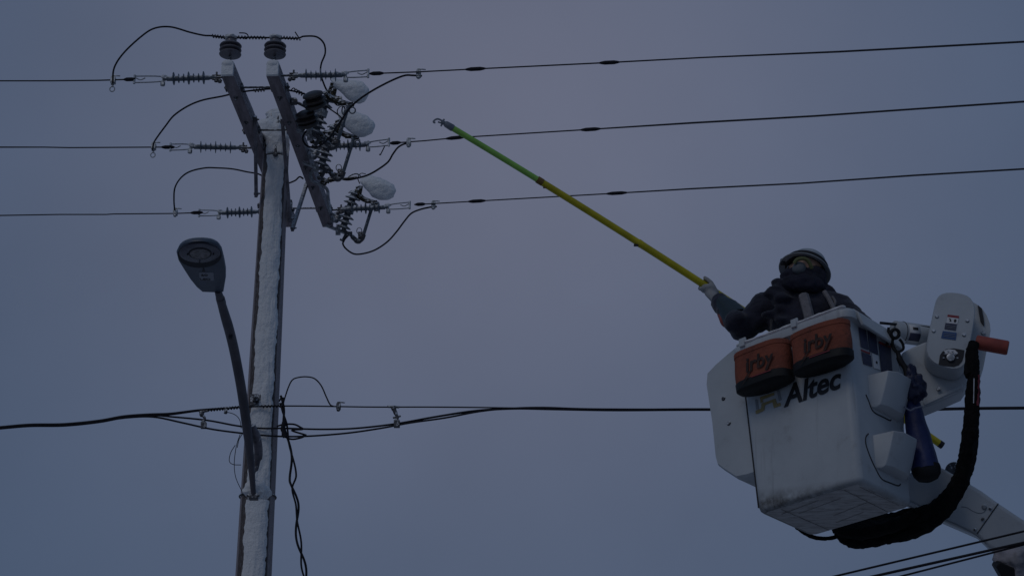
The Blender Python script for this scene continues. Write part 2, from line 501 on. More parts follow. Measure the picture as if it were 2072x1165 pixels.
# crossarms
rN, rF = PZ(552, 142, AZ), PZ(664, 448, AZ)
lN = PZ(461, 142, AZ)
adir = (rF-rN).normalized()
Larm = (rF-rN).length
lF = lN + adir*Larm
AW, AH = .105, .125
side = adir.cross(V((0,0,1))).normalized()      # towards +x
if side.x < 0: side = -side
UPZ = V((0,0,1))
for a, b in ((lN, lF), (rN, rF)):
    mb = MB(); mb.box((a+b)/2, (AW, (b-a).length, AH), (side, adir, UPZ))
    arm = mb.build('crossarm', M['arm_wood'], pole, bevel=.008)
    # snow lying along the top and packed on the near end
    mb = MB()
    rg = []
    for j in range(41):
        u = j/40; c = a.lerp(b, u) + UPZ*(AH/2)
        hh = .030*(1+.6*noise.noise(V((u*9, a.x*5, 0)))); ww = AW/2*(1+.05*noise.noise(V((u*14, 3, a.x))))
        rg.append([c - side*ww - UPZ*.004, c - side*ww*.8 + UPZ*hh*.7, c + UPZ*hh, c + side*ww*.8 + UPZ*hh*.7, c + side*ww - UPZ*.004])
    mb.loft(rg); mb.build('snow', M['snow'], arm)
    mb = MB(); mb.box(a - adir*.012, (AW*.92, .03, AH*.90), (side, adir, UPZ))
    mb.blob(a - adir*.01 + UPZ*AH*.42, (AW*.50, .03, .035), (side, adir, UPZ), seed=2)
    mb.build('end_snow', M['snow'], arm, bevel=.012)
    # bolt heads on the underside and sides
    for u in (.12, .27, .42, .56, .70, .85):
        mb = MB(); c = a.lerp(b, u)
        mb.lathe([(.013,0),(.013,.012),(.007,.014),(.007,.03)], c - UPZ*(AH/2), -UPZ, 6)
        mb.lathe([(.022,0),(.022,.003)], c - UPZ*(AH/2), -UPZ, 12)
        mb.build('bolt', M['galv_dark'], pole)
def arm_pt(right, py, below=0):      # point on the arm axis seen at row py
    a, b = (rN, rF) if right else (lN, lF)
    best = None
    for k in range(401):
        q = a.lerp(b, -.1+1.2*k/400); c = q-CAM
        yy = 582.5 - FP*c.dot(UPV)/c.dot(FWD)
        if best is None or abs(yy-py) < best[0]: best = (abs(yy-py), q)
    return best[1] - UPZ*below
# V braces
low_l = PY(521, 408, YP); low_r = PY(589, 455, YP)
def brace(a, b, w=.042):
    mb = MB(); mb.bar(a, b, w, .026, hint=side)
    e = (b-a).normalized()
    for q in (a + e*.03, b - e*.03):
        mb.lathe([(.014,-.02),(.014,.02),(.008,.022),(.008,.035)], q, side, 6)
    mb.build('brace', M['brace'], pole, smooth=True, bevel=.002)
offL = -side*(AW/2+.012)
brace(arm_pt(False, 236)+side*(AW/2+.02), low_l + V((0,-.10,0)))
brace(arm_pt(False, 372)+side*(AW/2+.02), low_l + V((0,.10,0)))
brace(arm_pt(True, 240)-side*(AW/2+.02), low_r + V((0,-.06,0)))
brace(arm_pt(True, 372)-side*(AW/2+.02), low_r + V((0,.10,0)))
# spacer rods between the arms
for u, nm in ((.10, 0), (.36, 1), (.90, 2)):
    a = lN.lerp(lF, u); b = rN.lerp(rF, u)
    mb = MB(); mb.tube([a - side*.09, b + side*.09], .009, 8)
    for q in (a - side*(AW/2+.02), a+side*(AW/2+.01), b-side*(AW/2+.01), b + side*(AW/2+.02)):
        mb.box(q, (.012, .055, .055), (side, adir, UPZ))
        mb.lathe([(.018,-.01),(.018,.01)], q, side, 6)
    mb.build('spacer_rod', M['galv_dark'], pole)
# hardware on the shaft
def on_pole(px, py, extra=0):
    c = pole_px(py); r = ray(px, py); r0 = (c-CAM)
    t = r0.dot(r)/r.dot(r); q = CAM + r*t
    hz = (q-c); rad = prad(c.z)+extra
    lat = V((hz.x, 0, 0)); k = math.sqrt(max(rad*rad - lat.x**2, 0))
    return V((c.x+lat.x, c.y-k, c.z))
for px, py, L in ((566, 257, .07), (561, 318, .10)):
    mb = MB(); q = on_pole(px, py, .02)
    mb.capsule(q + UPZ*L*.5, q - UPZ*L*.5, .008, .018)
    mb.blob(q - UPZ*L*.5 - V((0,.01,0)), (.022,.014,.022), amp=.2)
    mb.build('bolt', M['galv_dark'], pole)
mb = MB(); q = on_pole(533, 300, .01)
mb.box(q, (.06,.03,.09)); mb.lathe([(.016,0),(.016,.05)], q, V((0,-1,0)), 6)
mb.build('bracket', M['brace'], pole, bevel=.004)
mb = MB(); q = on_pole(587, 425, .015)
mb.box(q, (.035,.06,.18)); mb.lathe([(.02,0),(.02,.04)], q, V((1,-.4,0)), 6)
mb.build('bracket', M['galv_dark'], pole, bevel=.004)
# snow piled in the crotch between arms and shaft
mb = MB()
q = pole_px(268) + V((-.05,-.09,0))
mb.blob(q, (.13,.08,.085), amp=.35, seed=11)
mb.blob(pole_px(290) + V((.0,-.115,0)), (.09,.045,.12), amp=.3, seed=12)
mb.blob(pole_px(280) + V((-.10,-.06,0)), (.07,.06,.05), amp=.3, seed=13)
mb.build('snow_pile', M['snow'], pole, remesh=.012)
# a metal plate holding the comm hardware
mb = MB(); q = on_pole(521, 822, .01)
mb.box(q, (.09,.03,.10)); mb.lathe([(.03,0),(.03,.05),(.012,.052),(.012,.10)], q, V((0,-1,0)), 8)
mb.build('cable_clamp', M['galv_dark'], pole, bevel=.004)
mb = MB(); q = on_pole(512, 1003, .0)
zz = q.z; c = pole_at_z(zz)
ringp = [c + V((math.cos(a)*(prad(zz)+.008), math.sin(a)*(prad(zz)+.008), 0)) for a in [2*PI*k/40 for k in range(41)]]
mb.tube(ringp, .007, 6)
mb.build('steel_band', M['galv_dark'], pole)

# ---------------------------------------------------------------- pin insulators on the near arm ends
def helix(c0, c1, rad, turns, wr, n=6):
    mb = MB(); ax = c1-c0; x, y, a = frame_of(ax)
    k = int(turns*12); pts = []
    for i in range(k+1):
        t = i/k; an = 2*PI*turns*t
        pts.append(c0 + ax*t + x*(math.cos(an)*rad) + y*(math.sin(an)*rad))
    mb.tube(pts, wr, n); return mb
def skirt(R0, h, n, neck=.035, lip=.014):
    prof = [(neck*.7, 0)]
    for i in range(n):
        z = h*i/n
        prof += [(R0*.55, z+.001), (R0*.97, z+lip*.2), (R0, z+lip*.6), (R0*.93, z+lip*1.3), (R0*.62, z+h/n*.88)]
    prof += [(R0*.55, h), (R0*.50, h+.018), (R0*.36, h+.022), (R0*.36, h+.035), (R0*.46, h+.040), (R0*.40, h+.055), (.01, h+.06)]
    return prof
def pin_insulator(px, py_arm, label, depth_pt):
    b = depth_pt
    o = thing('pin_insulator', b, label, 'insulator', 'insulators standing on the crossarm ends')
    mb = MB(); mb.lathe([(.022,0),(.022,.01),(.012,.012),(.012,.12)], b, UPZ, 10); mb.build('pin', M['galv_dark'], o)
    mb = MB(); mb.lathe(skirt(.092, .115, 3), b + UPZ*.085, UPZ, 32); mb.build('porcelain_body', M['porcelain'], o)
    mb = MB(); mb.blob(b + UPZ*.247, (.055,.055,.022), amp=.25, seed=px, flat=.4); mb.build('snow_cap', M['snow'], o)
    return b + UPZ*.227
tpL = pin_insulator(466, 115, 'grey ribbed insulator with snow cap on the tip of the left crossarm', lN + adir*.055 + UPZ*(AH/2+.02))
tpR = pin_insulator(553, 115, 'grey ribbed insulator with snow cap on the tip of the right crossarm', rN + adir*.055 + UPZ*(AH/2+.02))
dL = (tpL-CAM).dot(FWD)
def W(mbk, name, label, cat, group, m=None): return tag(mbk.build(name, m or M['cable']), label, cat, group)
def dep(q): return (q-CAM).dot(FWD)

# top jumper loops
JG = 'jumper loops at the pole top'
def jumper(pl, r, label, depths, m=None, extra=None):
    n = len(pl)
    pts = []
    for i, (x, y) in enumerate(pl):
        t = i/(n-1); k = t*(len(depths)-1); a = min(int(k), len(depths)-2); d = depths[a]+(depths[a+1]-depths[a])*(k-a)
        pts.append(P(x, y, d))
    mb = MB(); mb.tube(smooth_path(pts, 8), r, 8)
    if extra: extra(mb)
    return W(mb, 'jumper_wire', label, 'jumper wire', JG, m)
dT = dep(tpL)
jumper([(228,170),(231,138),(250,108),(285,75),(312,58),(345,55),(385,66),(412,72),(430,73),(466,77),(510,76),(553,77),(600,78),(615,74),(640,75),(655,88),(658,108),(650,130),(649,150),(656,172),(662,185)],
       .0075, 'long black jumper arching over both pin insulators at the very top', [dep(PZ(230,150,AZ)), dT, dT, dT, dT+.3])
W(helix(P(428,73,dT), P(455,76,dT), .014, 5, .004), 'tie_wire', 'coil of tie wire left of the left pin insulator', 'tie wire', 'tie wires', M['wire'])
mb = helix(P(481,76,dT), P(538,77,dT), .013, 9, .004)
mb.tube(smooth_path([P(484,67,dT), P(497,68,dT), P(502,74,dT), P(495,80,dT)], 4), .005, 6)
W(mb, 'tie_wire', 'coil of tie wire between the two pin insulators', 'tie wire', 'tie wires', M['wire'])
mb = helix(P(567,76,dT), P(608,79,dT), .013, 7, .004)
mb.tube([P(597,65,dT), P(606,79,dT)], .005, 6)
W(mb, 'tie_wire', 'coil of tie wire with a loose end right of the right pin insulator', 'tie wire', 'tie wires', M['wire'])
# left side jumpers
jumper([(309,303),(311,290),(318,278),(335,255),(352,234),(380,215),(410,203),(450,195),(480,188),(515,183),(560,180),(600,186),(620,192)], .0075,
       'black jumper rising from the middle left line to the arms', [dep(PZ(310,298,AZ))-.3, 17.6, 17.4, 17.5])
jumper([(354,432),(352,405),(354,380),(366,360),(385,347),(415,340),(440,340),(470,342),(500,348),(525,353),(545,366),(575,372),(596,366),(606,358),(614,362)], .0075,
       'low black jumper arching from the lower left line to behind the pole', [dep(PZ(354,432,AZ)), 19.1, 18.8, 18.8])

# ---------------------------------------------------------------- power lines with strain insulators
def strain(a, b, label, yoke_to, n=7, R0=.055):
    """polymer insulator from a (arm side) to b, shackle from b to yoke_to"""
    o = thing('strain_insulator', a, label, 'insulator', 'strain insulators on the power lines')
    d = b-a; L = d.length; u = d.normalized()
    prof = [(.016,0),(.016,L*.12),(.021,L*.14),(.021,L*.22)]
    s0, s1 = L*.24, L*.80
    for i in range(n):
        z = s0+(s1-s0)*i/(n-1); rr = R0*(1.0 if i % 3 == 0 else .72)
        prof += [(.022, z-.006), (rr*.8, z-.0018), (rr, z-.001), (rr, z+.001), (rr*.8, z+.0018), (.022, z+.006)]
    prof += [(.021, L*.83),(.021,L*.92),(.015,L*.94),(.015,L)]
    mb = MB(); mb.lathe(prof, a, u, 20); mb.build('insulator_body', M['polymer'], o)
    x, y, _ = frame_of(u)
    # clevis at the arm end
    mb = MB()
    for sgn in (-1, 1): mb.box(a + u*.0 + y*.018*sgn, (.022, .006, .07), (x, y, u))
    mb.tube([a - y*.04, a + y*.05], .008, 6)
    mb.lathe([(.018,-.01),(.018,.01)], a - y*.03, y, 6)
    mb.tube([a - u*.10, a], .010, 6)
    mb.blob(a - y*.035 - u*.03, (.016,.016,.02), amp=.3, seed=a.x)
    mb.build('clevis', M['galv_dark'], o)
    # two-bar shackle
    e = yoke_to - b; ue = e.normalized()
    mb = MB()
    for sgn in (-1, 1):
        mb.tube(smooth_path([b + y*.020*sgn - ue*.02, b + ue*e.length*.35 + y*.028*sgn, yoke_to + y*.030*sgn], 4), .0058, 6)
    mb.tube([yoke_to - y*.04, yoke_to + y*.04], .010, 8)
    mb.tube([b - y*.05, b + y*.035], .009, 8)
    mb.lathe([(.020,-.014),(.020,.014)], b - y*.048, y, 6)
    mb.tube(smooth_path([yoke_to+y*.02, yoke_to - ue*.05 - y*.005, yoke_to - ue*.09 + y*.012], 4), .005, 6)
    mb.build('shackle', M['galv'], o)
    mb = MB(); mb.blob(b+y*.02 - ue*.01, (.03,.02,.014), amp=.3, seed=b.x); mb.build('snow', M['snow'], o)
    return o

def clamp(p, label, loop=False, grp='line clamps', big=1):
    mb = MB()
    mb.box(p, (.040*big,.05*big,.055*big)); mb.box(p+UPZ*.03*big, (.028*big,.035*big,.025*big))
    mb.lathe([(.010,-.05*big),(.010,.05*big)], p, V((0,.3,1)), 6)
    mb.lathe([(.016,-.048*big),(.016,-.034*big)], p, V((0,.3,1)), 6)
    mb.tube([p+V((.0,-.02,.035*big)), p+V((.06*big,-.02,.03*big))], .006, 6)
    if loop:
        pts = [p + V((math.cos(a)*.020, -.01, -.085+math.sin(a)*.024)) for a in [2*PI*k/16 for k in range(17)]]
        mb.tube(pts, .006, 6)
        mb.tube([p-UPZ*.02, p-UPZ*.065], .006, 6)
    o = mb.build('line_clamp', M['galv_dark'] if grp=='cable clamps' else M['galv'], bevel=.004)
    return tag(o, label, 'line clamp', grp)

def line(label, pl, radii, heights=AZ, extend=None, splices=()):
    """pl pixel polyline; height constant; extends past the frame"""
    pts = [PZ(x, y, heights) for x, y in pl]
    if extend: pts.append(pts[-1] + (pts[-1]-pts[-2]).normalized()*extend)
    o = thing('power_line', pts[0], label, 'power line', 'primary power lines')
    mb = MB(); mb.tube(pts, radii, 8); mb.build('conductor', M['wire'], o)
    for (x, y, hw) in splices:
        c = PZ(x, y, heights); # follow the wire
        best = min(range(len(pts)-1), key=lambda i: ((pts[i]+pts[i+1])/2-c).length)
        # nearest point on polyline
        bp = None
        for i in range(len(pts)-1):
            ab = pts[i+1]-pts[i]; t = max(0, min(1, (c-pts[i]).dot(ab)/ab.dot(ab))); q = pts[i]+ab*t
            if bp is None or (q-c).length < bp[0]: bp = ((q-c).length, q, ab.normalized())
        _, q, u = bp
        L = hw
        mb = MB(); mb.lathe([(.006,-L),(.011,-L*.8),(.0165,-L*.45),(.0165,L*.45),(.011,L*.8),(.006,L)], q, u, 12)
        mb.build('splice_sleeve', M['cable'], o)
    return o

# right-hand spans (towards the camera side)
line('upper power line running right from the pole with two dark sleeves', [(762,149),(845,146),(962,140),(1233,127),(1420,117),(1700,105),(2072,85)],
     [.006,.006,.006,.0065,.0085,.009,.009], extend=14, splices=((962,140,.085),(1233,127,.085),(756,149.5,.06)))
line('middle power line running right, passing behind the tip of the green stick', [(792,290),(860,285),(922,279),(1195,262),(1400,249),(1650,235),(1850,221),(2072,206)],
     [.006,.006,.006,.0065,.009,.009,.0095,.010], extend=14, splices=((922,279,.09),(1195,262,.09),(800,289.5,.05)))
line('lowest of the three power lines running right, crossing behind the yellow stick', [(838,414),(878,412),(965,407),(1248,391),(1400,382),(1620,371),(1850,355),(2072,342)],
     [.006,.006,.006,.0065,.008,.009,.009,.009], extend=14, splices=((965,407,.085),(1248,391,.1),(850,413,.05)))
# left-hand spans
line('upper power line running left from the pole', [(262,161),(200,163),(100,164),(0,164)], [.0065,.006,.006,.007], extend=14, splices=((262,161,.05),))
line('middle power line running left from the pole', [(352,298),(310,298),(140,299),(90,298),(0,298)], [.0065,.006,.006,.007,.007], extend=14, splices=((340,298,.06),))
line('lowest of the three power lines running left from the pole', [(408,430),(355,432),(230,433),(215,434),(120,434),(0,436)], [.0065,.006,.006,.006,.0065,.007], extend=14, splices=((398,430.5,.06),))

strain(PZ(438,157,AZ), PZ(330,160,AZ), 'ribbed insulator on the upper left power line, near the pole top', PZ(272,161,AZ))
strain(PZ(492,299,AZ), PZ(385,297,AZ), 'ribbed insulator on the middle left power line', PZ(345,298,AZ))
strain(PZ(530,428,AZ), PZ(443,431,AZ), 'ribbed insulator on the lowest left power line, above the street lamp', PZ(403,431,AZ))
strain(PZ(594,153,AZ), PZ(700,152,AZ), 'ribbed insulator on the upper right power line beside the arm', PZ(745,149,AZ))
strain(PZ(660,296,AZ), PZ(745,293,AZ), 'ribbed insulator on the middle right power line between the fuse switches', PZ(787,288,AZ))
strain(PZ(690,424,AZ), PZ(786,419,AZ), 'ribbed insulator on the lowest right power line beside the lowest fuse switch', PZ(829,415,AZ))

clamp(PZ(229,163,AZ), 'small clamp on the upper left line', True)
clamp(PZ(311,297,AZ), 'clamp with a ring hanging on the middle left line', True)
clamp(PZ(355,430,AZ), 'clamp on the lowest left line above the street lamp', False)
clamp(PZ(847,150,AZ), 'clamp on the upper right line where its jumper joins', False)
clamp(PZ(827,289,AZ), 'clamp on the middle right line where its jumper joins', False)
clamp(PZ(877,415,AZ), 'clamp on the lowest right line where its jumper joins', False)

d1, d2, d3 = dep(PZ(847,150,AZ)), dep(PZ(827,289,AZ)), dep(PZ(877,415,AZ))
jumper([(854,154),(835,153),(820,153),(800,160),(775,172),(750,186),(725,203),(705,222),(690,245),(680,258),(670,275),(655,290),(640,298),(622,296),(613,283),(616,270),(625,262)], .0085,
       'thick black jumper sweeping from the upper right line down across the snow lumps', [d1, d1, d1+.1, d1+.6, d2-.6])
jumper([(832,292),(820,291),(806,298),(795,312),(785,328),(765,343),(745,354),(725,360),(705,364),(690,362),(676,356)], .0085,
       'black jumper hanging from the middle right line to the second fuse switch', [d2, d2, d2+.3, d2+.5])
jumper([(884,418),(872,419),(850,424),(832,432),(818,448),(803,468),(785,488),(762,504),(740,512),(718,514),(702,505),(694,494),(697,485),(705,476)], .0085,
       'black jumper looping lowest below the arm from the lowest right line', [d3, d3, d3, d3])
jumper([(640,205),(655,213),(678,228),(690,238),(697,250)], .006, 'short black jumper between the brown spool insulators and the middle switch', [17.5, 17.9])
mb = MB(); mb.tube([PZ(778,297,AZ), P(770,313,d2)], .005, 6); mb.blob(P(769,313,d2), (.008,.008,.008))
W(mb, 'wire_tail', 'short loose wire tail hanging under the middle right insulator', 'wire tail', None, M['wire'])

# brown spool insulators beside the right arm
def spool(px, py, d, ax, label):
    c = P(px, py, d)
    o = thing('spool_insulator', c, label, 'insulator', 'brown spool insulators beside the right crossarm')
    mb = MB()
    k_ = 1.12
    pr = [(.02,-.075),(.045,-.072),(.078,-.06),(.085,-.045),(.078,-.032),(.060,-.028),(.062,-.018),(.088,-.008),(.090,.006),(.074,.014),(.060,.018),(.066,.03),(.080,.042),(.076,.055),(.05,.068),(.02,.07)]
    mb.lathe([(a*k_, b) for a, b in pr], c, ax, 30); mb.build('porcelain_body', M['brown_porcelain'], o)
    mb = MB(); mb.lathe([(.03,0),(.03,.03),(.02,.035),(.02,.07)], c - ax.normalized()*.10, ax, 12); mb.build('cap', M['galv'], o)
    return c
ax1 = V((-.22,-.66,.66))
c1 = spool(636, 203, 17.35, ax1, 'upper brown porcelain spool beside the right crossarm')
c2 = spool(621, 241, 17.45, ax1, 'lower brown porcelain spool beside the right crossarm')
mb = MB()
mb.tube(smooth_path([arm_pt(True, 208)+side*.05, P(600,208,17.6), P(612,213,17.6), P(628,222,17.65)], 5), .014, 8)
mb.tube([P(628,222,17.65), c1], .012, 8); mb.tube([P(624,224,17.68), c2], .012, 8)
mb.box(arm_pt(True, 206)+side*.08, (.05,.05,.05), (side, adir, UPZ))
mb.box(P(596,205,17.55), (.05,.03,.03))
tag(mb.build('spool_bracket', M['galv_dark'], bevel=.003), 'dark forked bracket holding the two brown spools', 'bracket')
W(helix(P(512,184,17.5), P(535,182,17.5), .013, 4, .004), 'tie_wire', 'coil of tie wire between the two crossarms', 'tie wire', 'tie wires', M['wire'])
W(helix(P(592,181,17.45), P(622,196,17.55), .014, 6, .005), 'tie_wire', 'coil of tie wire leading to the upper brown spool', 'tie wire', 'tie wires', M['wire'])

# ---------------------------------------------------------------- fused cutout switches
def cutout(D, label):
    A0 = (705, 428)
    def q(x, y, dd=0): return P(x, y, D+dd)
    o = thing('fuse_switch', q(690,450), label, 'fuse switch', 'snow loaded fuse switches along the right crossarm')
    top, bot = q(718,388,.0), q(694,462,-.02)
    ax = (bot-top); L = ax.length; u = ax.normalized()
    prof = [(.02,0)]
    nsh = 8
    for i in range(nsh):
        z = L*(.04+.92*i/(nsh-1)); rr = (.075 if i not in (3,4) else .05)
        if i == 0: rr = .05
        prof += [(.032, z-.018), (rr*.8, z-.006), (rr, z+.004), (rr*.96, z+.009), (rr*.5, z+.006), (.032, z+.014)]
    prof += [(.02, L)]
    mb = MB(); mb.lathe(prof, top, u, 26); mb.build('insulator_body', M['fin'], o)
    # mounting bracket to the arm: strap, collar and hanger
    mb = MB(); mid = top.lerp(bot, .5)
    mb.tube([mid + u*.03, mid - u*.03], .05, 14)
    mb.bar(mid, q(668,436,.15), .05, .012, hint=u)
    mb.bar(q(668,436,.15), q(655,440,.2), .07, .03, hint=u)
    mb.box(q(672,442,.1), (.10,.05,.07)); mb.blob(q(676,440,.05), (.06,.04,.05), amp=.4, seed=5)
    mb.bar(q(660,456,.1), q(700,472,.05), .045, .02)
    mb.bar(q(684,458), q(684,476), .045, .03)
    mb.build('mounting_bracket', M['galv'], o, bevel=.003)
    # upper contact arm and hook under the snow
    mb = MB()
    mb.tube(smooth_path([top, q(724,386), q(727,396), q(738,404), q(752,408), q(765,412)], 5), [.020,.022,.03,.026,.022,.018], 8)
    mb.tube(smooth_path([q(731,376), q(729,388), q(727,396)], 4), .018, 8)
    mb.box(q(757,410), (.06,.04,.03)); mb.box(q(744,407), (.05,.05,.025))
    mb.tube(smooth_path([q(728,372), q(724,360), q(730,351), q(740,352)], 6), .005, 6)
    mb.tube([q(705,390), q(716,386)], .006, 6); mb.blob(q(712,388), (.02,.012,.012), amp=.4)
    mb.tube([q(720,380), q(728,377)], .012, 6)
    mb.build('upper_contact', M['bronze'], o)
    # fuse tube with ring
    mb = MB()
    mb.tube([q(755,412,-.05), q(736,474,-.05)], [.016,.016], 12)
    mb.tube([q(752,420,-.05), q(749,428,-.05)], .021, 12)
    rc = q(762,421,-.06)
    mb.tube([rc + RGT*(math.cos(a)*.026) + UPV*(math.sin(a)*.026) for a in [2*PI*k/20 for k in range(21)]], .0065, 8)
    mb.build('fuse_tube', M['polymer'], o)
    mb = MB()
    rc = q(727,467,-.05)
    mb.tube([rc + RGT*(math.cos(a)*.024) + UPV*(math.sin(a)*.03) for a in [2*PI*k/20 for k in range(21)]], .004, 6)
    mb.tube(smooth_path([bot, q(700,470), q(708,474), q(716,482), q(724,488), q(732,484), q(737,474)], 5), [.02,.018,.016,.022,.026,.022,.02], 8)
    mb.box(q(730,476), (.05,.03,.06)); mb.tube([q(703,468), q(693,488)], .014, 8); mb.tube([q(688,484), q(697,489)], .010, 6)
    mb.box(q(709,473), (.035,.03,.035))
    mb.build('lower_hinge', M['galv_dark'], o, bevel=.003)
    return o
SA = (P(705,428,0), )
def snow_lump(o, D, pts_px, seed, dx=0, dy=0):
    """an irregular snow lump: a chain of noisy balls merged into one body"""
    mb = MB()
    cx = sum(p[0] for p in pts_px)/len(pts_px); cy = sum(p[1] for p in pts_px)/len(pts_px)
    rg = []
    for off, k in ((-.085,.45), (-.07,.80), (-.035,.97), (.0,1.0), (.04,.93), (.07,.70), (.085,.40)):
        sh = 2.0*off/.08
        rg.append([P(cx+(x-cx)*k + sh + 1.2*noise.noise(V((i*.9, off*20, seed))), cy+(y-cy)*k - sh*1.5 + 1.2*noise.noise(V((i*.9, off*20, seed+9))), D+off) for i, (x, y) in enumerate(pts_px)])
    mb.loft(rg)
    ob = mb.build('snow_lump', M['snow'], o, remesh=.010)
    m = ob.modifiers.new('disp', 'DISPLACE')
    tx = bpy.data.textures.get('snowtex') or bpy.data.textures.new('snowtex', 'CLOUDS')
    tx.noise_scale = .045; m.texture = tx; m.strength = .014; m.mid_level = .5
    m = ob.modifiers.new('lumps', 'DISPLACE'); t2 = bpy.data.textures.get('lumptex') or bpy.data.textures.new('lumptex', 'CLOUDS'); t2.noise_scale = .16; m.texture = t2; m.strength = .025; m.mid_level = .5
    sm = ob.modifiers.new('soften', 'SMOOTH'); sm.factor = .5; sm.iterations = 2
D3 = dep(arm_pt(True, 430)); D2 = dep(arm_pt(True, 298)); D1 = dep(arm_pt(True, 232))
low = cutout(D3, 'lowest fuse switch, below the smallest snow lump at the end of the right crossarm')
# the same switch again further up the arm: copies of the thing and each of its parts
def copy_switch(src, dx, dy, D, label):
    # translation that takes the anchor point of the first switch to the anchor of this one
    t = P(705+dx, 428+dy, D) - P(705, 428, D3)
    c = src.copy(); S.collection.objects.link(c); c.location = src.location + t; c['label'] = label
    for ch in src.children:
        k = ch.copy(); S.collection.objects.link(k); k.parent = c
    return c
bpy.context.view_layer.update()
mid_s = copy_switch(low, -43, -130, D2, 'middle fuse switch, under the second snow lump')
top_s = copy_switch(low, -55, -196, D1, 'top fuse switch, under the uppermost snow lump')
snow_lump(low, D3, [(733,358),(748,355),(765,359),(783,367),(797,374),(802,386),(796,399),(785,405),(768,404),(753,396),(744,385),(735,375),(728,366)], 1)
snow_lump(mid_s, D2, [(690,222),(710,221),(728,229),(745,237),(757,247),(760,257),(753,269),(741,276),(727,277),(712,268),(700,258),(691,245),(683,234)], 2)
snow_lump(top_s, D1, [(667,158),(690,162),(714,162),(735,168),(747,179),(747,193),(738,206),(727,210),(714,206),(700,195),(687,182),(674,171)], 3)

# extra switch hardware on the middle: pale hanger hook bolted to arm and bronze contact cluster
mb = MB()
q = lambda x, y, d=18.7: P(x, y, d)
mb.tube(smooth_path([q(662,340), q(645,340), q(632,345), q(628,356), q(634,368), q(650,374), q(662,384), q(664,400), q(668,430)], 6), .016, 8)
mb.build('hanger_hook', M['galv'], mid_s)
mb = MB()
random.seed(5)
for k in range(26):
    a = k/26*2*PI
    mb.blob(q(662+13*math.cos(a)+random.uniform(-3,3), 356+12*math.sin(a)+random.uniform(-3,3)), (random.uniform(.014,.028), .02, random.uniform(.012,.026)), amp=.4, seed=k)
mb.tube(smooth_path([q(676,350), q(684,352), q(690,348)], 3), .008, 6); mb.tube([q(654,342), q(652,334)], .009, 6)
mb.tube(smooth_path([q(672,366), q(690,362), q(710,360), q(722,358)], 4), .011, 8)
mb.tube(smooth_path([q(700,362), q(712,354), q(722,352), q(730,356)], 4), .006, 6)
mb.build('contact_cluster', M['bronze'], mid_s)
mb = MB()
q = lambda x, y, d=17.95: P(x, y, d)
for k in range(16):
    a = k/16*2*PI
    mb.blob(q(642+14*math.cos(a)+random.uniform(-3,3), 278+10*math.sin(a)+random.uniform(-3,3)), (random.uniform(.014,.03), .02, random.uniform(.012,.026)), amp=.4, seed=k+40)
mb.tube(smooth_path([q(630,262), q(640,264), q(652,268), q(668,268), q(680,262)], 4), .012, 8)
mb.build('contact_cluster', M['bronze'], top_s)
mb = MB()
q = lambda x, y, d=17.5: P(x, y, d)
mb.tube(smooth_path([q(664,184), q(662,192), q(668,198), q(678,204), q(688,208)], 4), [.02,.024,.026,.022,.02], 8)
mb.bar(q(672,200), q(692,197), .02, .02); mb.bar(q(680,206), q(690,204), .03, .02); mb.tube(smooth_path([q(674,206),q(682,213),q(688,213)],4), .006, 6)
mb.tube([q(672,168), q(668,182)], .014, 8); mb.blob(q(662,188), (.02,.02,.03), amp=.4)
mb.build('contact_arm', M['bronze'], top_s)
# broken tie and insulator pin below the middle jumper (bird guard loop)
mb = MB(); mb.tube([P(697,258,17.9), P(695,236,17.9)], .006, 6)
mb.tube([P(695,224,17.9) + RGT*(math.cos(a)*.013) + UPV*(math.sin(a)*.035) for a in [2*PI*k/16 for k in range(17)]], .006, 6)
tag(mb.build('hook_eye', M['galv_dark']), 'thin upright hook eye beside the middle snow lump', 'hook')

# ---------------------------------------------------------------- street lamp
Lc = P(410, 545, 15.0)
tip_dir = (P(440,592,15.25) - P(404,505,14.72))        # along the head, from front to neck
hb = V((0,0,1))
arm_top = P(441, 596, 15.28)
ldir = (arm_top - P(405,505,14.55)).normalized()
lside = ldir.cross(V((0,0,1))).normalized(); lup = lside.cross(ldir).normalized()
if lup.z < 0: lup = -lup
lo_ = arm_top
def LP(px, py, h=0): return PPL(px, py, lo_ + lup*h, lup)
lamp = thing('street_lamp', PY(513,1003,YP-.17), 'grey street lamp with snow on its head, on a long arm from the pole', 'street lamp')
out = [(357,512),(362,502),(372,495),(388,491),(408,490),(428,492),(441,498),(449,508),(454,528),(457,545),(457,562),(454,580),(452,592),(437,593),(410,592),(398,582),(385,566),(372,546),(361,528)]
c2d = V((sum(x for x, y in out)/len(out), sum(y for x, y in out)/len(out)))
def ring(sc, h, dx=0, dy=0): return [LP(c2d.x+(x-c2d.x)*sc+dx, c2d.y+(y-c2d.y)*sc+dy, 0) + lup*h for x, y in out]
mb = MB(); mb.loft([ring(.97,0), ring(1.0,.008), ring(1.0,.018), ring(.97,.036), ring(.85,.052), ring(.45,.064)])
mb.build('housing', M['lamp_body'], lamp)
def ell(cx, cy, rx, ry, n=32, h=0): return [LP(cx+rx*math.cos(2*PI*k/n), cy+ry*math.sin(2*PI*k/n), 0)+lup*h for k in range(n)]
mb = MB(); mb.loft([ell(404,516,44,25,h=-.004), ell(404,515,45,25,h=.004)]); mb.build('bezel', M['lamp_dark'], lamp)
mb = MB(); mb.loft([ell(405,510,39,18.5,h=-.010), ell(404,511,42,20,h=-.003)]); lens = mb.build('lens', M['lens'], lamp)
mb = MB()
mb.loft([ell(405,510,23,11.5,h=-.013), ell(405,510,24,12,h=-.0095)]); rf = mb.build('reflector', M['lamp_dark'], lens)
mb = MB(); mb.loft([ell(405,510,20,9.5,h=-.0165), ell(405,510,21,10,h=-.012)])
mb.build('light_engine', M['reflector'], lens)
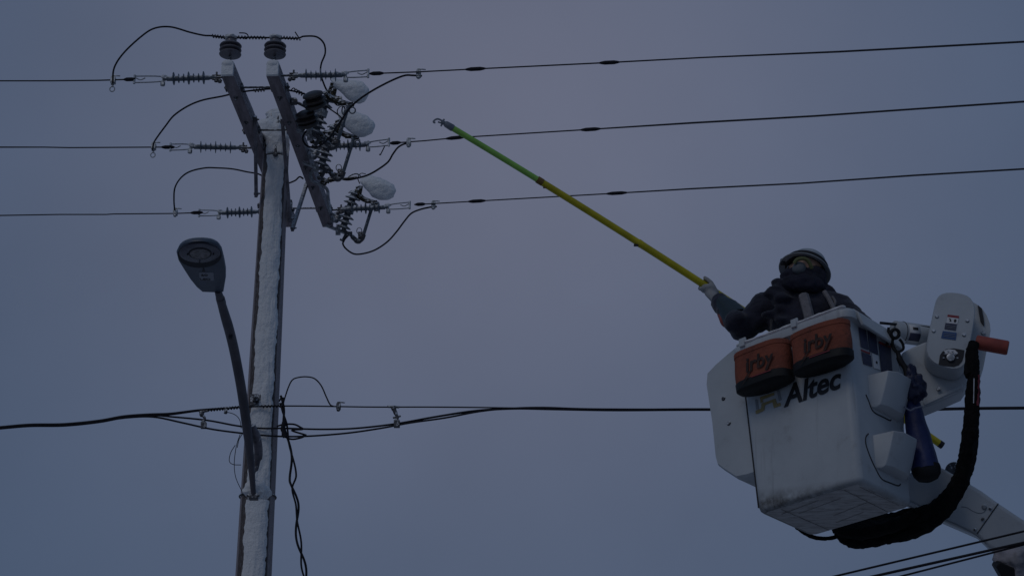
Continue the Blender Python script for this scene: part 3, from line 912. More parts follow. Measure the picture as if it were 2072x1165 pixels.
mb = MB()
for x, y in ((380,511),(432,511),(404,528)): mb.lathe([(.006,0),(.006,.006)], LP(x,y)-lup*.018, lup, 8)
mb.build('screw', M['ink'], lamp)
def text_mesh(body, size, origin, xdir, ydir, m, parent, name='lettering', bold=0.0, extrude=.0006, shear=0, spacing=1.0, center=False):
    cu = bpy.data.curves.new('t', 'FONT'); cu.body = body; cu.size = size; cu.extrude = extrude; cu.offset = bold; cu.shear = shear; cu.space_character = spacing
    if center: cu.align_x = 'CENTER'; cu.align_y = 'CENTER'
    to = bpy.data.objects.new('t', cu); S.collection.objects.link(to)
    bpy.context.view_layer.update()
    me = bpy.data.meshes.new_from_object(to.evaluated_get(bpy.context.evaluated_depsgraph_get()))
    bpy.data.objects.remove(to)
    x = xdir.normalized(); z = x.cross(ydir).normalized(); y = z.cross(x).normalized()
    root = V((0,0,0)); p = parent
    while p is not None: root = root + p.location; p = p.parent
    for v in me.vertices: v.co = origin + x*v.co.x + y*v.co.y + z*v.co.z - root
    me.materials.clear(); me.materials.append(m)
    o = bpy.data.objects.new(name, me); S.collection.objects.link(o); o.parent = parent
    return o
lx = (LP(430,557)-LP(404,557)); ly = (LP(417,545)-LP(417,562))
plate = MB(); plate.prism([LP(403,551), LP(432,551), LP(433,567), LP(404,567)], -lup*.002)
pl = plate.build('label_plate', mat('lamp_label', (.30,.32,.37), .6), lamp)
text_mesh('60', .050, LP(407,558)-lup*.0035, lx, ly, M['ink'], pl, bold=.001)
text_mesh('LED', .046, LP(404.5,566)-lup*.0035, lx, ly, M['ink'], pl, bold=.001)
mb = MB(); mb.prism([LP(412,541), LP(415,549), LP(409,549)], -lup*.004); mb.build('arrow_mark', M['ink'], lamp)
# snow on the lamp head
mb = MB(); mb.loft([ring(.97,.032), ring(.97,.046), ring(.87,.066), ring(.5,.082)])
mb.build('snow', M['snow'], lamp, subsurf=1)
# arm: runs from the pole bracket out towards the head
arm_px = [(441,588,15.24),(446,606,15.33),(454,634,15.46),(464,668,15.62),(473,705,15.76),(481,745,15.9),(489,790,16.03),(497,845,16.13),(504,900,16.2),(509,950,16.24),(513,1002,16.26)]
pts = smooth_path([P(*a) for a in arm_px], 5)
rr = [.026+.012*min(1, i/(len(pts)*.25)) if i < len(pts)*.72 else .038-.020*(i-len(pts)*.72)/(len(pts)*.28) for i in range(len(pts))]
mb = MB(); mb.tube(pts, rr, 14)
mb.lathe([(.034,-.03),(.034,.03)], P(447,608,15.34), P(454,634,15.46)-P(446,606,15.33), 14)
mb.build('lamp_arm', mat('lamp_arm_paint', (.13,.12,.14), .5, .3, col2=(.09,.085,.10), nscale=8), lamp)
mb = MB(); mb.tube(smooth_path([P(509,860,16.22), P(519,885,16.27), P(523,915,16.33), P(519,940,16.36), P(512,962,16.33)], 5), [.03,.035,.035,.025,.012], 10)
mb.build('arm_gusset', M['brace'], lamp)
mb = MB(); b0 = P(513,1004,16.28); mb.box(b0, (.07,.08,.045)); mb.lathe([(.012,-.05),(.012,.05)], b0-V((0,.03,0)), V((1,0,0)), 8)
mb.build('arm_bracket', M['galv_dark'], lamp, bevel=.004)
mb = MB(); mb.blob(P(516,990,16.33), (.09,.05,.075), amp=.3, seed=31); mb.blob(P(536,996,16.4), (.05,.04,.05), amp=.3, seed=32)
mb.build('snow', M['snow'], lamp)
mb = MB(); mb.box(P(467,679,15.62), (.03,.03,.05)); mb.build('arm_clamp', M['ink'], lamp)

# ---------------------------------------------------------------- communication cables
YC = 16.42
CG = 'low cables across the pole'
def ypath(pl, y=YC, ext0=0, ext1=0):
    pts = [PY(px, py, y + (a[0] if a else 0)) for px, py, *a in pl]
    if ext0: pts.insert(0, pts[0] + (pts[0]-pts[1]).normalized()*ext0)
    if ext1: pts.append(pts[-1] + (pts[-1]-pts[-2]).normalized()*ext1)
    return pts
def cable(pl, r, label, ext0=0, ext1=0, m=None, name='communication_cable', cat='cable', grp=CG, y=YC, jit=0):
    pts = smooth_path(ypath(pl, y), 6)
    if ext0: pts.insert(0, pts[0] + (pts[0]-pts[2]).normalized()*ext0)
    if ext1: pts.append(pts[-1] + (pts[-1]-pts[-3]).normalized()*ext1)
    rs = r if not isinstance(r, (list, tuple)) else [r[min(len(r)-1, int(i/len(pts)*len(r)))] for i in range(len(pts))]
    if isinstance(r, (list, tuple)):
        rs = []
        for i in range(len(pts)):
            k = i/(len(pts)-1)*(len(r)-1); a = min(int(k), len(r)-2); rs.append(r[a]+(r[a+1]-r[a])*(k-a))
    mb = MB(); mb.tube(pts, rs, 8, jitter=jit)
    return W(mb, name, label, cat, grp, m)
cable([(0,865),(60,860),(130,859),(200,852),(250,843),(300,839),(345,837),(400,830),(450,826),(490,823),(520,822),(560,821),(620,821),(684,822),(760,823),(870,823),(980,824),(1100,826),(1250,829),(1430,829),(1700,831),(1872,829),(2072,826)],
      [.016,.017,.015,.011,.007,.006,.006,.006,.006,.007], 'thin support cable strung left to right through the pole clamp', ext0=8, m=M['cable'])
cable([(-60,872),(0,865),(60,860),(120,858.5),(170,854),(220,849),(300,840),(350,843),(420,850),(480,861),(530,866),(575,866),(650,868),(720,866),(800,857),(880,843),(960,831),(1040,826),(1120,827),(1250,829),(1430,828),(1700,830),(1872,828),(1960,826),(2072,825)],
      [.010,.009,.008,.008,.008,.009,.012,.013,.014], 'thick upper black cable running right from the pole and behind the bucket', ext1=8)
cable([(-60,873),(0,866),(60,861),(120,859.5),(180,853),(250,845),(310,843),(370,855),(430,868),(500,877),(560,882),(620,882),(700,876),(770,866),(830,855),(900,845),(970,832),(1030,826),(1100,824),(1200,827),(1430,828),(1700,830),(1872,828),(2072,825)],
      [.010,.009,.008,.008,.008,.008,.009], 'lower black cable sagging past the pole under the upper one')
cable([(560,862),(575,858),(595,858),(608,864),(612,868),(590,870),(620,880)], .008, 'short loop of cable beside the pole at the upper cable')
cable([(570,880),(590,888),(612,884),(614,880)], .008, 'short doubled cable tail beside the pole at the lower cable', y=YC-.05)
cable([(571,826),(576,806),(584,782),(592,768),(605,763),(622,762),(637,766),(650,780),(660,802),(668,818),(676,822)], .006, 'thin wire loop rising above the low cables right of the pole')
W(helix(PY(400,831,YC), PY(492,823,YC), .012, 16, .004), 'lashing_wire', 'coiled lashing wire round the support cable left of the pole', 'lashing wire', 'lashing wires', M['wire'])
W(helix(PY(528,822,YC), PY(568,821,YC), .011, 6, .004), 'lashing_wire', 'coiled lashing wire round the support cable on the pole front', 'lashing wire', 'lashing wires', M['wire'])
clamp(PY(685,822,YC), 'knobbly clamp on the thin support cable right of the pole', grp='cable clamps', big=.9)
clamp(PY(457,830,YC), 'tiny clamp on the support cable just left of the lamp arm', grp='cable clamps', big=.6)
mb = MB(); q = lambda x, y: PY(x, y, YC)
mb.tube(smooth_path([q(795,822), q(799,832), q(804,845), q(800,853)], 4), [.022,.018,.014,.02], 10)
mb.box(q(803,857), (.05,.05,.06)); mb.tube([q(784,822), q(808,823)], .012, 8); mb.tube([q(795,845), q(811,841)], .010, 6)
tag(mb.build('cable_hanger', M['galv_dark'], bevel=.004), 'snow dusted hanger joining the support cable to the thick cable', 'cable hanger', 'cable hangers')
mb = MB()
mb.tube(smooth_path([q(411,832), q(408,838), q(414,845), q(411,854)], 4), [.016,.02,.012,.016], 10); mb.box(q(412,860), (.045,.045,.05)); mb.tube([q(403,833), q(420,831)], .010, 8)
tag(mb.build('cable_hanger', M['galv_dark'], bevel=.004), 'dark hanger on the low cables left of the pole', 'cable hanger', 'cable hangers')

# hanging twisted bundle
def hang(pl, r, label, ph, turns, amp):
    base_ = smooth_path([PY(x, y, YC-.03) for x, y in pl], 14)
    L = len(base_); pts = []
    for i, p in enumerate(base_):
        t = i/(L-1); a = ph + 2*PI*turns*t
        am = amp*min(1, 6*t)
        pts.append(p + V((math.cos(a)*am, math.sin(a)*am, 0)))
    pts.append(V((pts[-1].x+.1, pts[-1].y, 0.3)))
    mb = MB(); mb.tube(pts, r, 8)
    return W(mb, 'drop_cable', label, 'cable', 'drop cables hanging beside the pole')
hp = [(568,800),(575,830),(578,862),(582,895),(588,930),(590,965),(591,985),(600,1020),(601,1060),(605,1100),(613,1135),(618,1165)]
hang(hp, .010, 'drop cable hanging beside the pole, one of two twisted together, thicker strand', 0, 3.2, .016)
hang([(568,815),(574,840),(578,862),(586,890),(594,925),(596,960),(591,985),(602,1020),(601,1060),(607,1100),(612,1135),(616,1165)], .008, 'drop cable hanging beside the pole, thinner strand of the twisted pair', PI, 3.2, .014)
mb = MB()
mb.tube(smooth_path([PY(566,815,YC-.05), PY(574,838,YC-.05), PY(578,862,YC-.05)], 6), .007, 8)
mb.tube(smooth_path([PY(565,812,YC-.06), PY(568,806,YC-.06), PY(574,805,YC-.06), PY(571,812,YC-.06)], 4), .007, 8)
mb.tube(smooth_path([PY(576,852,YC-.06), PY(572,866,YC-.06), PY(577,884,YC-.06)], 5), .018, 8, jitter=.4)
W(mb, 'cable_tie', 'dark taped knot where the drop cables leave the low cables', 'cable tie', None, M['cable'])
# thin loose wires left of the pole
def thin(pl, label, y=16.2):
    mb = MB(); mb.tube(smooth_path([PY(a, b, y) for a, b in pl], 8), .0032, 6)
    W(mb, 'loose_wire', label, 'loose wire', 'thin loose wires by the lamp arm')
thin([(497,1006),(488,990),(477,965),(474,940),(476,915),(480,895),(486,878)], 'thin loose wire curling left of the pole above the lamp bracket')
thin([(488,940),(472,939),(464,932),(467,915),(476,900)], 'short thin wire bent in a hook left of the pole')
thin([(457,833),(470,836),(480,842),(486,852),(488,866)], 'thin wire drooping from the tiny clamp to the lamp arm')
thin([(492,875),(484,888),(480,905)], 'very short wire end beside the lamp arm')

# ---------------------------------------------------------------- near wires crossing the lower right corner
for (a, b, r, lb) in (((1689,1165),(2072,1074),.0048,'highest of three thin wires crossing the lower right corner'),
                      ((1768,1165),(2072,1097),.0062,'thickest middle wire of three crossing the lower right corner'),
                      ((1823,1165),(2072,1101),.0045,'lowest of three thin wires crossing the lower right corner')):
    p0, p1 = P(a[0], a[1], 9.0), P(b[0], b[1], 9.0)
    u = (p1-p0); mb = MB(); mb.tube([p0-u*6, p0, p1, p1+u*6], r, 8)
    W(mb, 'service_wire', lb, 'wire', 'wires crossing the lower right corner')

# ---------------------------------------------------------------- bucket lift
BO = V((1.7591, 10.8587, 4.8018)) - V((0.75286, -0.65349, 0.07839))*.014
BM = Matrix(((0.75286, 0.65776, -0.02345), (-0.65349, 0.75127, 0.09241), (0.07839, -0.05425, 0.99545)))
BX, BY, BZ = BM.col[0], BM.col[1], BM.col[2]
def B(x, y, z): return BO + BX*x + BY*y + BZ*z
BWd, BDp, BH = .662, .530, .9623
TXs, TYs = 1.087, 1.0437
def bl(q):
    d = q-BO; return V((d.dot(BX), d.dot(BY), d.dot(BZ)))
lift = thing('bucket_lift', B(0,0,0), 'white fibreglass bucket lift with its knuckle, hoses and boom at the right', 'bucket lift')
def rrect(hx, hy, r, n=6):
    out_ = []
    for cx, cy, a0 in ((hx-r, hy-r, 0), (-hx+r, hy-r, PI/2), (-hx+r, -hy+r, PI), (hx-r, -hy+r, 3*PI/2)):
        for k in range(n+1):
            a = a0 + PI/2*k/n; out_.append((cx+r*math.cos(a), cy+r*math.sin(a)))
    return out_
def brings(levels):   # (z, scale outwards offset)
    rs = []
    for z, off, rad in levels:
        t = z/BH; hx = BWd/2*(1+(TXs-1)*t)+off; hy = BDp/2*(1+(TYs-1)*t)+off
        rs.append([B(x, y, z) for x, y in rrect(hx, hy, rad)])
    return rs
rb = .046
lv = [(-.004, -.028, .03), (0.0, -.014, .04), (.010, -.004, .045), (.026, 0, rb), (.25, 0, rb), (.5, 0, rb), (.75, 0, rb), (.93, 0, rb), (.935, .03, rb+.02), (.965, .035, rb+.02), (.985, .03, rb+.02), (.99, .01, rb)]
inner = [(.985, -.022, rb-.01), (.93, -.03, rb-.015), (.06, -.03, rb-.015), (.045, -.05, rb-.02)]
mb = MB(); mb.loft(brings(lv + inner)); mb.build('bucket', M['bucket'], lift, angle=60)
mb = MB(); mb.prism([B(x, y, -.0065) for x, y in rrect(BWd/2-.035, BDp/2-.03, .02)], BZ*.008)
bt = mb.build('bucket_floor', M['fiber_dirty'], lift)
random.seed(21)
for k, (x0, y0, x1, y1, wd_) in enumerate(((-.20,-.22,-.19,.23,.005), (.20,-.22,.195,.22,.005), (.285,-.20,.29,.18,.004), (-.17,-.10,.12,-.13,.003), (-.05,.06,.19,.02,.003), (-.24,-.16,.02,-.19,.004), (-.1,.16,.1,.13,.003))):
    mb = MB(); mb.bar(B(x0, y0, -.0075), B(x1, y1, -.0075), .002, wd_, hint=BZ); mb.build('scuff_mark', M['scuff'], bt)
mb = MB(); pts_ = [B(-BWd/2*(1+(TXs-1)*z/BH)+.046-.049*.85, -BDp/2*(1+(TYs-1)*z/BH)+.046-.049*.52, z) for z in (.03,.2,.4,.6,.8,.92)]
mb.tube(pts_, .005, 8); mb.build('dark_gap_line', M['rib'], lift)  # dark tube added to draw the shaded gap between bucket and side cover
# seam lines and step pockets on the right-hand face
hx1 = lambda z: BWd/2*(1+(TXs-1)*z/BH)
def onR(px, py, off=0):   # point of the bucket's right face
    # face tilts outwards a little with height
    nface = (BX*1 - BZ*((TXs-1)*BWd/2/BH)).normalized()
    return PPL(px, py, B(BWd/2, 0, 0) + nface*off, nface)
def onF(px, py, off=0):
    nface = (-BY - BZ*((TYs-1)*BDp/2/BH)).normalized()
    return PPL(px, py, B(0, -BDp/2, 0) + nface*off, nface)
NR = (BX*1 - BZ*((TXs-1)*BWd/2/BH)).normalized()
NF = (-BY - BZ*((TYs-1)*BDp/2/BH)).normalized()
for pl_ in ([(1757,877),(1752,884),(1752,898),(1760,922),(1772,948),(1784,968),(1800,976),(1817,982),(1822,979)],
            [(1752,798),(1758,812),(1764,828),(1772,836),(1786,843),(1800,850),(1803,849)]):
    mb = MB(); mb.tube(smooth_path([onR(x, y, .001) for x, y in pl_], 6), .004, 6); mb.build('step_seam', M['rib'], lift)
def step(shift):
    # wedge-like moulded step: open top, rounded front, standing proud of the face
    def L(x, y): return onR(x+shift[0], y+shift[1], 0)
    a0 = [L(1768,900), L(1788,893), L(1810,891)]
    y0, y1 = -.235, .16
    z0, z1 = bl(L(1775,950)).z, bl(L(1800,893)).z
    return z0, z1
for (zc, nm) in ((.205, 0), (.555, 1)):
    mb = MB(); rings = []
    for z, out_ in ((zc-.090, .04), (zc-.080, .075), (zc+.0, .115), (zc+.095, .155), (zc+.098, .148)):
        x0 = hx1(z)-.01
        rings.append([B(x0, -.10, z), B(x0+out_*.8, -.075, z), B(x0+out_, -.02, z), B(x0+out_, .11, z), B(x0+out_*.8, .16, z), B(x0, .18, z)])
    mb.loft(rings)
    mb.build('foot_step', M['fiber'], lift, bevel=.012, seg=3)
# placards on the right-hand face
def decal(pts_px, m, parent, off=.003, face=onR, nrm_=None, name='placard'):
    nrm_ = NR if nrm_ is None else nrm_
    mb = MB(); mb.prism([face(x, y, off) for x, y in pts_px], nrm_*.0015); return mb.build(name, m, parent)
decal([(1737,662),(1752,668),(1758,708),(1742,702)], M['decal_dark'], lift)
decal([(1755,668),(1772,676),(1777,718),(1760,711)], M['decal_dark'], lift)
decal([(1742,706),(1760,713),(1761,717),(1743,710)], M['decal_red'], lift)
decal([(1743,712),(1762,719),(1765,742),(1747,736)], M['decal_dark'], lift)
decal([(1764,714),(1777,720),(1781,748),(1768,744)], M['decal_white'], lift)
decal([(1778,690),(1802,700),(1806,760),(1784,752)], M['decal_dark'], lift, off=.005)
decal([(1778,690),(1802,700),(1802,704),(1778,694)], M['decal_red'], lift, off=.0075)
mb = MB(); q = onR(1774,733,.006); mb.lathe([(.008,0),(.008,.002)], q, NR, 10); mb.build('placard_symbol', M['ink'], lift)
# folded-over liner flap above the placards
mb = MB()
zt = .93
fl = [B(hx1(zt)+.02, -.23, 1.000), B(hx1(zt)+.055, -.23, .97), B(hx1(zt)+.06, -.20, .90), B(hx1(zt)+.06, .20, .885), B(hx1(zt)+.055, .26, .96), B(hx1(zt)+.02, .26, 1.0)]
mb.prism(fl, -BX*.02); mb.build('rim_flap', M['fiber'], lift, bevel=.006)
mb = MB()
for x, y, z in ((-.30,-.31,.99), (.05,-.31,.99)):
    mb = MB(); mb.box(B(x, y, z), (.035,.03,.05), (BX, BY, BZ)); mb.lathe([(.010,0),(.010,.03)], B(x+.016, y, z), BZ, 6)
    mb.build('rim_bracket', M['fiber'], lift, bevel=.004)
# snow on the rim
mb = MB()
for k in range(26):
    t = k/25; mb.blob(B(-.33+.68*t, -.295, .992), (.028,.026,.010+.006*noise.noise(V((t*7,0,0)))), (BX, BY, BZ), amp=.3, seed=k)
mb.build('rim_snow', M['snow'], lift, remesh=.009)

# side panel at the left of the bucket
PF = B(0, -BDp/2+.02, 0)
def onS(px, py): return PPL(px, py, PF, BY)
po = [(1428,775),(1440,855),(1447,925),(1451,940),(1464,950),(1490,967),(1515,962),(1534,955),(1548,955),(1530,800),(1505,700),(1484,703),(1468,716),(1446,735),(1430,752)]
mb = MB()
poly = [onS(*p) for p in po]
cen = sum(poly, V((0,0,0)))/len(poly)
r0 = [cen + (p-cen)*.965 for p in poly]
r1 = [p + BY*.015 for p in poly]
r2 = [p + BY*.42 for p in poly]
r3 = [cen + (p-cen)*.965 + BY*.435 for p in poly]
# keep the inner side off the bucket wall
mb.loft([r0, r1, r2, r3])
mb.build('side_cover', M['fiber'], lift, angle=30)
for x, y in ((1464,806),(1475,856)):
    mb = MB(); mb.lathe([(.014,0),(.014,.004),(.009,.010)], onS(x,y) + BY*.003, -BY, 10); mb.build('rivet', M['galv_dark'], lift)
# maker's mark and lettering on the front
def Fl(px, py): return onF(px, py, .0035)
fx = BX; fy = (BZ + (-BY)*0).normalized()
zb0 = bl(Fl(1591,818))
emb = text_mesh('Altec', .168, Fl(1588,822), BX, (BZ - NF*BZ.dot(NF)), M['ink'], lift, bold=.0042, shear=.22, spacing=1.0)
def poly_mark(pts_px, m, off=.003):
    mb = MB(); mb.prism([onF(x, y, off) for x, y in pts_px], NF*.001); return mb.build('emblem', m, lift)
poly_mark([(1529,836),(1529,830),(1540,826),(1541,816),(1569,806),(1572,816),(1579,814),(1580,820),(1566,825),(1563,813),(1548,819),(1546,830),(1531,837)], M['gold'])
poly_mark([(1528,808),(1532,807),(1535,826),(1530,828)], M['silver_ink'])
poly_mark([(1538,803),(1566,794),(1567,799),(1543,808),(1544,813),(1539,815)], M['gold'])
poly_mark([(1541,796),(1566,788),(1566,791),(1541,799)], M['silver_ink'])
poly_mark([(1572,790),(1577,789),(1581,808),(1576,811)], M['silver_ink'])

# knuckle: white cover plate, second shell, arm casting
KN = (V((-.10,-1,.04))).normalized()           # plate normal, towards the street
KO = P(1925, 670, 11.55)
def K(px, py, off=0): return PPL(px, py, KO + KN*off, KN)
z2 = lambda pts: [(1700+x/4.481, 560+y/4.481) for x, y in pts]
cov = z2([(870,208),(888,178),(918,157),(960,145),(1010,143),(1060,147),(1110,157),(1152,172),(1183,195),(1208,232),(1222,280),(1222,340),(1212,430),(1196,520),(1180,610),(1163,700),(1145,775),(1128,812),(1098,840),(1060,855),(1010,856),(950,842),(895,822),(850,800),(815,770),(790,735),(776,690),(780,620),(792,550),(810,470),(828,390),(845,310),(857,255)])
cv = [K(*p) for p in cov]; cc = sum(cv, V((0,0,0)))/len(cv)
def sc(pts_, s_, off): return [cc + (p-cc)*s_ + (-KN)*off for p in pts_]
mb = MB(); mb.loft([sc(cv,.955,-.018), sc(cv,.985,-.008), sc(cv,1,.01), sc(cv,1,.13)])
cover = mb.build('knuckle_cover', M['fiber'], lift, angle=50)
shell = z2([(1000,215),(1150,190),(1240,240),(1290,280),(1330,340),(1358,410),(1366,480),(1350,570),(1325,690),(1300,820),(1270,900),(1200,980),(1100,990),(1000,800)])
mb = MB(); sv = [PPL(x, y, KO - KN*.17, KN) for x, y in shell]; sc_ = sum(sv, V((0,0,0)))/len(sv)
mb.loft([[sc_+(p-sc_)*.97 for p in sv], [p-KN*.012 for p in sv], [p - KN*.12 for p in sv]]); mb.build('knuckle_shell', M['fiber'], lift, angle=50)
mb = MB(); mb.prism([PPL(x, y, KO - KN*.155, KN) for x, y in z2([(1250,255),(1285,285),(1305,400),(1305,440),(1275,400),(1262,330)])], -KN*.02); mb.build('knuckle_slot', M['ink'], lift)
for x, y in ((876,362),(1152,400),(847,492),(1122,528)):
    mb = MB(); p = K(*z2([(x,y)])[0], .016); mb.lathe([(.0115,-.004),(.0115,.005),(.007,.010)], p, KN, 10); mb.build('cover_bolt', M['galv'], cover)
mb = MB(); p = PPL(*z2([(1296,508)])[0], KO - KN*.165, KN); mb.lathe([(.012,0),(.012,.012)], p, KN, 10); mb.build('cover_bolt', M['galv'], lift)
def kd(pts_, m, off=.020, name='placard'):
    mb = MB(); mb.prism([K(x, y, off) for x, y in z2(pts_)], KN*.0015); return mb.build(name, m, cover)
kd([(975,342),(1078,355),(1075,378),(972,364)], M['decal_red'])
kd([(972,364),(1075,378),(1062,428),(962,418)], M['decal_white'])
kd([(955,418),(1058,430),(1048,487),(945,472)], M['decal_dark'])
kd([(930,490),(1056,506),(1048,572),(915,555)], M['decal_blue'])
kd([(985,376),(1000,378),(1010,404),(990,402),(996,392)], M['ink'], .0225, 'placard_symbol')
kd([(1030,392),(1044,382),(1056,392),(1048,412),(1034,412)], M['ink'], .0225, 'placard_symbol')
for yy in (436, 448, 460): kd([(962,yy),(1046,yy+11),(1046,yy+14),(962,yy+3)], M['silver_ink'], .0225, 'placard_symbol')
for yy in (508, 522, 536): kd([(938,yy),(1044,yy+13),(1044,yy+16),(938,yy+3)], M['silver_ink'], .0225, 'placard_symbol')
# inspection window in the cover
kd([(905,710),(925,680),(960,655),(1030,648),(1127,665),(1120,720),(1105,765),(1075,800),(1030,815),(930,806),(892,795)], M['ink'], .0195, 'inspection_window')
mb = MB(); p = K(*z2([(1000,735)])[0], .021)
mb.lathe([(.022,0),(.022,.014),(.012,.016)], p, KN, 14)
for k in range(10):
    a = 2*PI*k/10; xx = RGT; yy = UPV
    mb.box(p + xx*math.cos(a)*.038 + yy*math.sin(a)*.038, (.009,.009,.006))
mb.build('gear', M['galv'], cover)
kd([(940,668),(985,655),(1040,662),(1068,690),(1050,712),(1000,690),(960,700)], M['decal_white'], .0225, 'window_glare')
# casting behind the cover
cast = [(1826,712),(1850,700),(1874,690),(1900,705),(1950,740),(1962,745),(1958,778),(1949,791),(1910,808),(1871,824),(1861,828),(1846,800),(1836,770),(1815,735)]
mb = MB(); mb.prism([PPL(x, y, KO - KN*.14, KN) for x, y in cast], -KN*.16); mb.build('knuckle_arm', M['fiber'], lift, bevel=.012, seg=3)
mb = MB(); mb.prism([PPL(x, y, KO - KN*.132, KN) for x, y in ((1868,812),(1948,776),(1949,784),(1870,820))], -KN*.02); mb.build('arm_lip', M['fiber'], lift, bevel=.004)
mb = MB(); mb.lathe([(.012,0),(.012,.01)], PPL(1899,787, KO - KN*.128, KN), KN, 8); mb.build('arm_bolt', M['galv_dark'], lift)
# cross tube with its placard
ta, tb = P(1806,670,11.75), P(1895,682,11.85)
mb = MB(); mb.lathe([(.045,0),(.062,.012),(.062,(tb-ta).length)], ta, tb-ta, 28); mb.build('cross_tube', M['fiber'], lift)
mb = MB(); td = (tb-ta).normalized()
def tube_patch(x0, x1, a0, a1, r_, m, name):
    X, Y, Z_ = frame_of(td)
    toc = (CAM - ta).normalized(); toc = (toc - td*toc.dot(td)).normalized(); sd_ = td.cross(toc)
    mbp = MB(); v = []
    for i in range(9):
        a = a0+(a1-a0)*i/8
        for s_ in (x0, x1): v.append(ta + td*s_ + toc*math.cos(a)*r_ + sd_*math.sin(a)*r_)
    mbp.add(v, [(2*i, 2*i+1, 2*i+3, 2*i+2) for i in range(8)])
    o = mbp.build(name, m, lift); sm = o.modifiers.new('s', 'SOLIDIFY'); sm.thickness = .001
tube_patch(.075, .145, -.95, 1.0, .0638, M['decal_white'], 'placard')
tube_patch(.075, .145, -.10, .62, .0658, M['decal_dark'], 'placard')
tube_patch(.095, .130, -.65, -.40, .0658, M['ink'], 'placard_symbol')
mb = MB(); mb.tube([ta+td*.06, ta+td*.063], .0645, 28); mb.build('tube_seam', M['rib'], lift)
mb = MB(); mb.tube([P(1781,653,11.7), P(1884,663,11.8)], .0085, 8); mb.build('grab_rod', M['ink'], lift)
# orange control handle
ha, hb_ = P(1974,692,11.35), P(2040,704,11.30)
mb = MB(); L = (hb_-ha).length
mb.lathe([(.030,0),(.040,.004),(.040,L-.008),(.036,L),(.030,L),(.028,L-.03)], ha, hb_-ha, 26); mb.build('control_handle', M['orange_r'], lift)
mb = MB(); mb.lathe([(.026,0),(.026,.002)], hb_ + (hb_-ha).normalized()*-.002, hb_-ha, 20); mb.build('handle_socket', M['ink'], lift)
# boom
bn = V((-.25,-1,-.18)).normalized()
bO = P(1990,1050,11.7)
def Bm(px, py, off=0): return PPL(px, py, bO + bn*off, bn)
boomp = [(1870,958),(1903,944),(1940,965),(1985,992),(2021,1018),(2072,1052),(2300,1200),(2240,1300),(2072,1180),(2027,1119),(2000,1106),(1976,1083),(1909,1054),(1880,1040)]
mb = MB(); mb.prism([Bm(*p) for p in boomp], -bn*.24); mb.build('boom', M['fiber'], lift, bevel=.02, seg=3)
z6 = lambda pts: [(1650+x/4.91, 940+y/4.91) for x, y in pts]
mb = MB(); mb.tube([Bm(*z6([(1818,382)])[0], .002), Bm(*z6([(1605,684)])[0], .002)], .003, 6); mb.build('boom_joint', M['rib'], lift)
for x, y in ((1735,430),(1660,537),(1585,640)):
    mb = MB(); a, b_ = z6([(x-10,y-6)])[0], z6([(x+12,y+7)])[0]
    mb.tube([Bm(*a, .006), Bm(*b_, .006)], .009, 8); mb.build('boom_bolt', M['galv_dark'], lift)
mb = MB(); mb.lathe([(.015,0),(.015,.006),(.010,.012)], Bm(*z6([(1678,418)])[0], 0), bn, 12); mb.build('boom_bolt', M['galv'], lift)
mb = MB(); mb.tube(smooth_path([Bm(*p, .001) for p in z6([(1450,415),(1500,420),(1560,455),(1620,478),(1670,470),(1695,440)])], 6), .0022, 6); mb.build('boom_seam', M['silver_ink'], lift)
mb = MB(); mb.tube(smooth_path([Bm(*p, .001) for p in z6([(1290,545),(1400,590),(1500,640),(1600,700),(1700,780)])], 6), .004, 6); mb.build('boom_edge', M['silver_ink'], lift)
# lower support casting under the blue bag
sup = z6([(860,100),(875,200),(890,345),(1000,395),(1100,450),(1150,440),(1270,350),(1350,230),(1415,115),(1330,75),(1240,20),(1150,30),(1000,60)])
mb = MB(); mb.prism([PPL(x, y, P(1880,990,11.5), bn) for x, y in sup], -bn*.20); mb.build('boom_tip', M['fiber'], lift, bevel=.012, seg=3)
mb = MB(); mb.prism([PPL(x, y, P(1880,990,11.47), bn) for x, y in z6([(860,372),(955,370),(1110,452),(1100,490),(1000,440)])], -bn*.15); mb.build('boom_tip_plate', M['fiber'], lift, bevel=.004)
mb = MB()
mb.lathe([(.03,-.02),(.052,-.018),(.048,0),(.052,.018),(.03,.02)], P(1931,953,11.85), bn, 24); mb.build('pulley', M['galv_dark'], lift)
# scuffed equipment at the lower right corner of the boom
mb = MB()
mb.blob(P(2040,1128,11.35), (.085,.07,.06), (RGT, FWD, UPV), amp=.35, seed=71)
mb.blob(P(2062,1135,11.3), (.07,.07,.075), (RGT, FWD, UPV), amp=.35, seed=72)
mb.blob(P(2030,1118,11.35), (.04,.05,.04), (RGT, FWD, UPV), amp=.35, seed=73)
mb.blob(P(2085,1150,11.3), (.11,.08,.08), (RGT, FWD, UPV), amp=.3, seed=75)
mb.build('boom_wrap', mat('grey_cloth_wrap', (.40,.38,.42), .9, col2=(.2,.2,.22), nscale=9, bump=.6, bscale=16), lift, remesh=.009)
mb = MB(); mb.prism([P(2023,1136,11.25), P(2016,1147,11.25), P(2032,1175,11.25), P(2130,1240,11.25), P(2130,1180,11.25), P(2050,1148,11.25)], FWD*.12)
mb.build('boom_pad', M['black_rubber'], lift, bevel=.006)
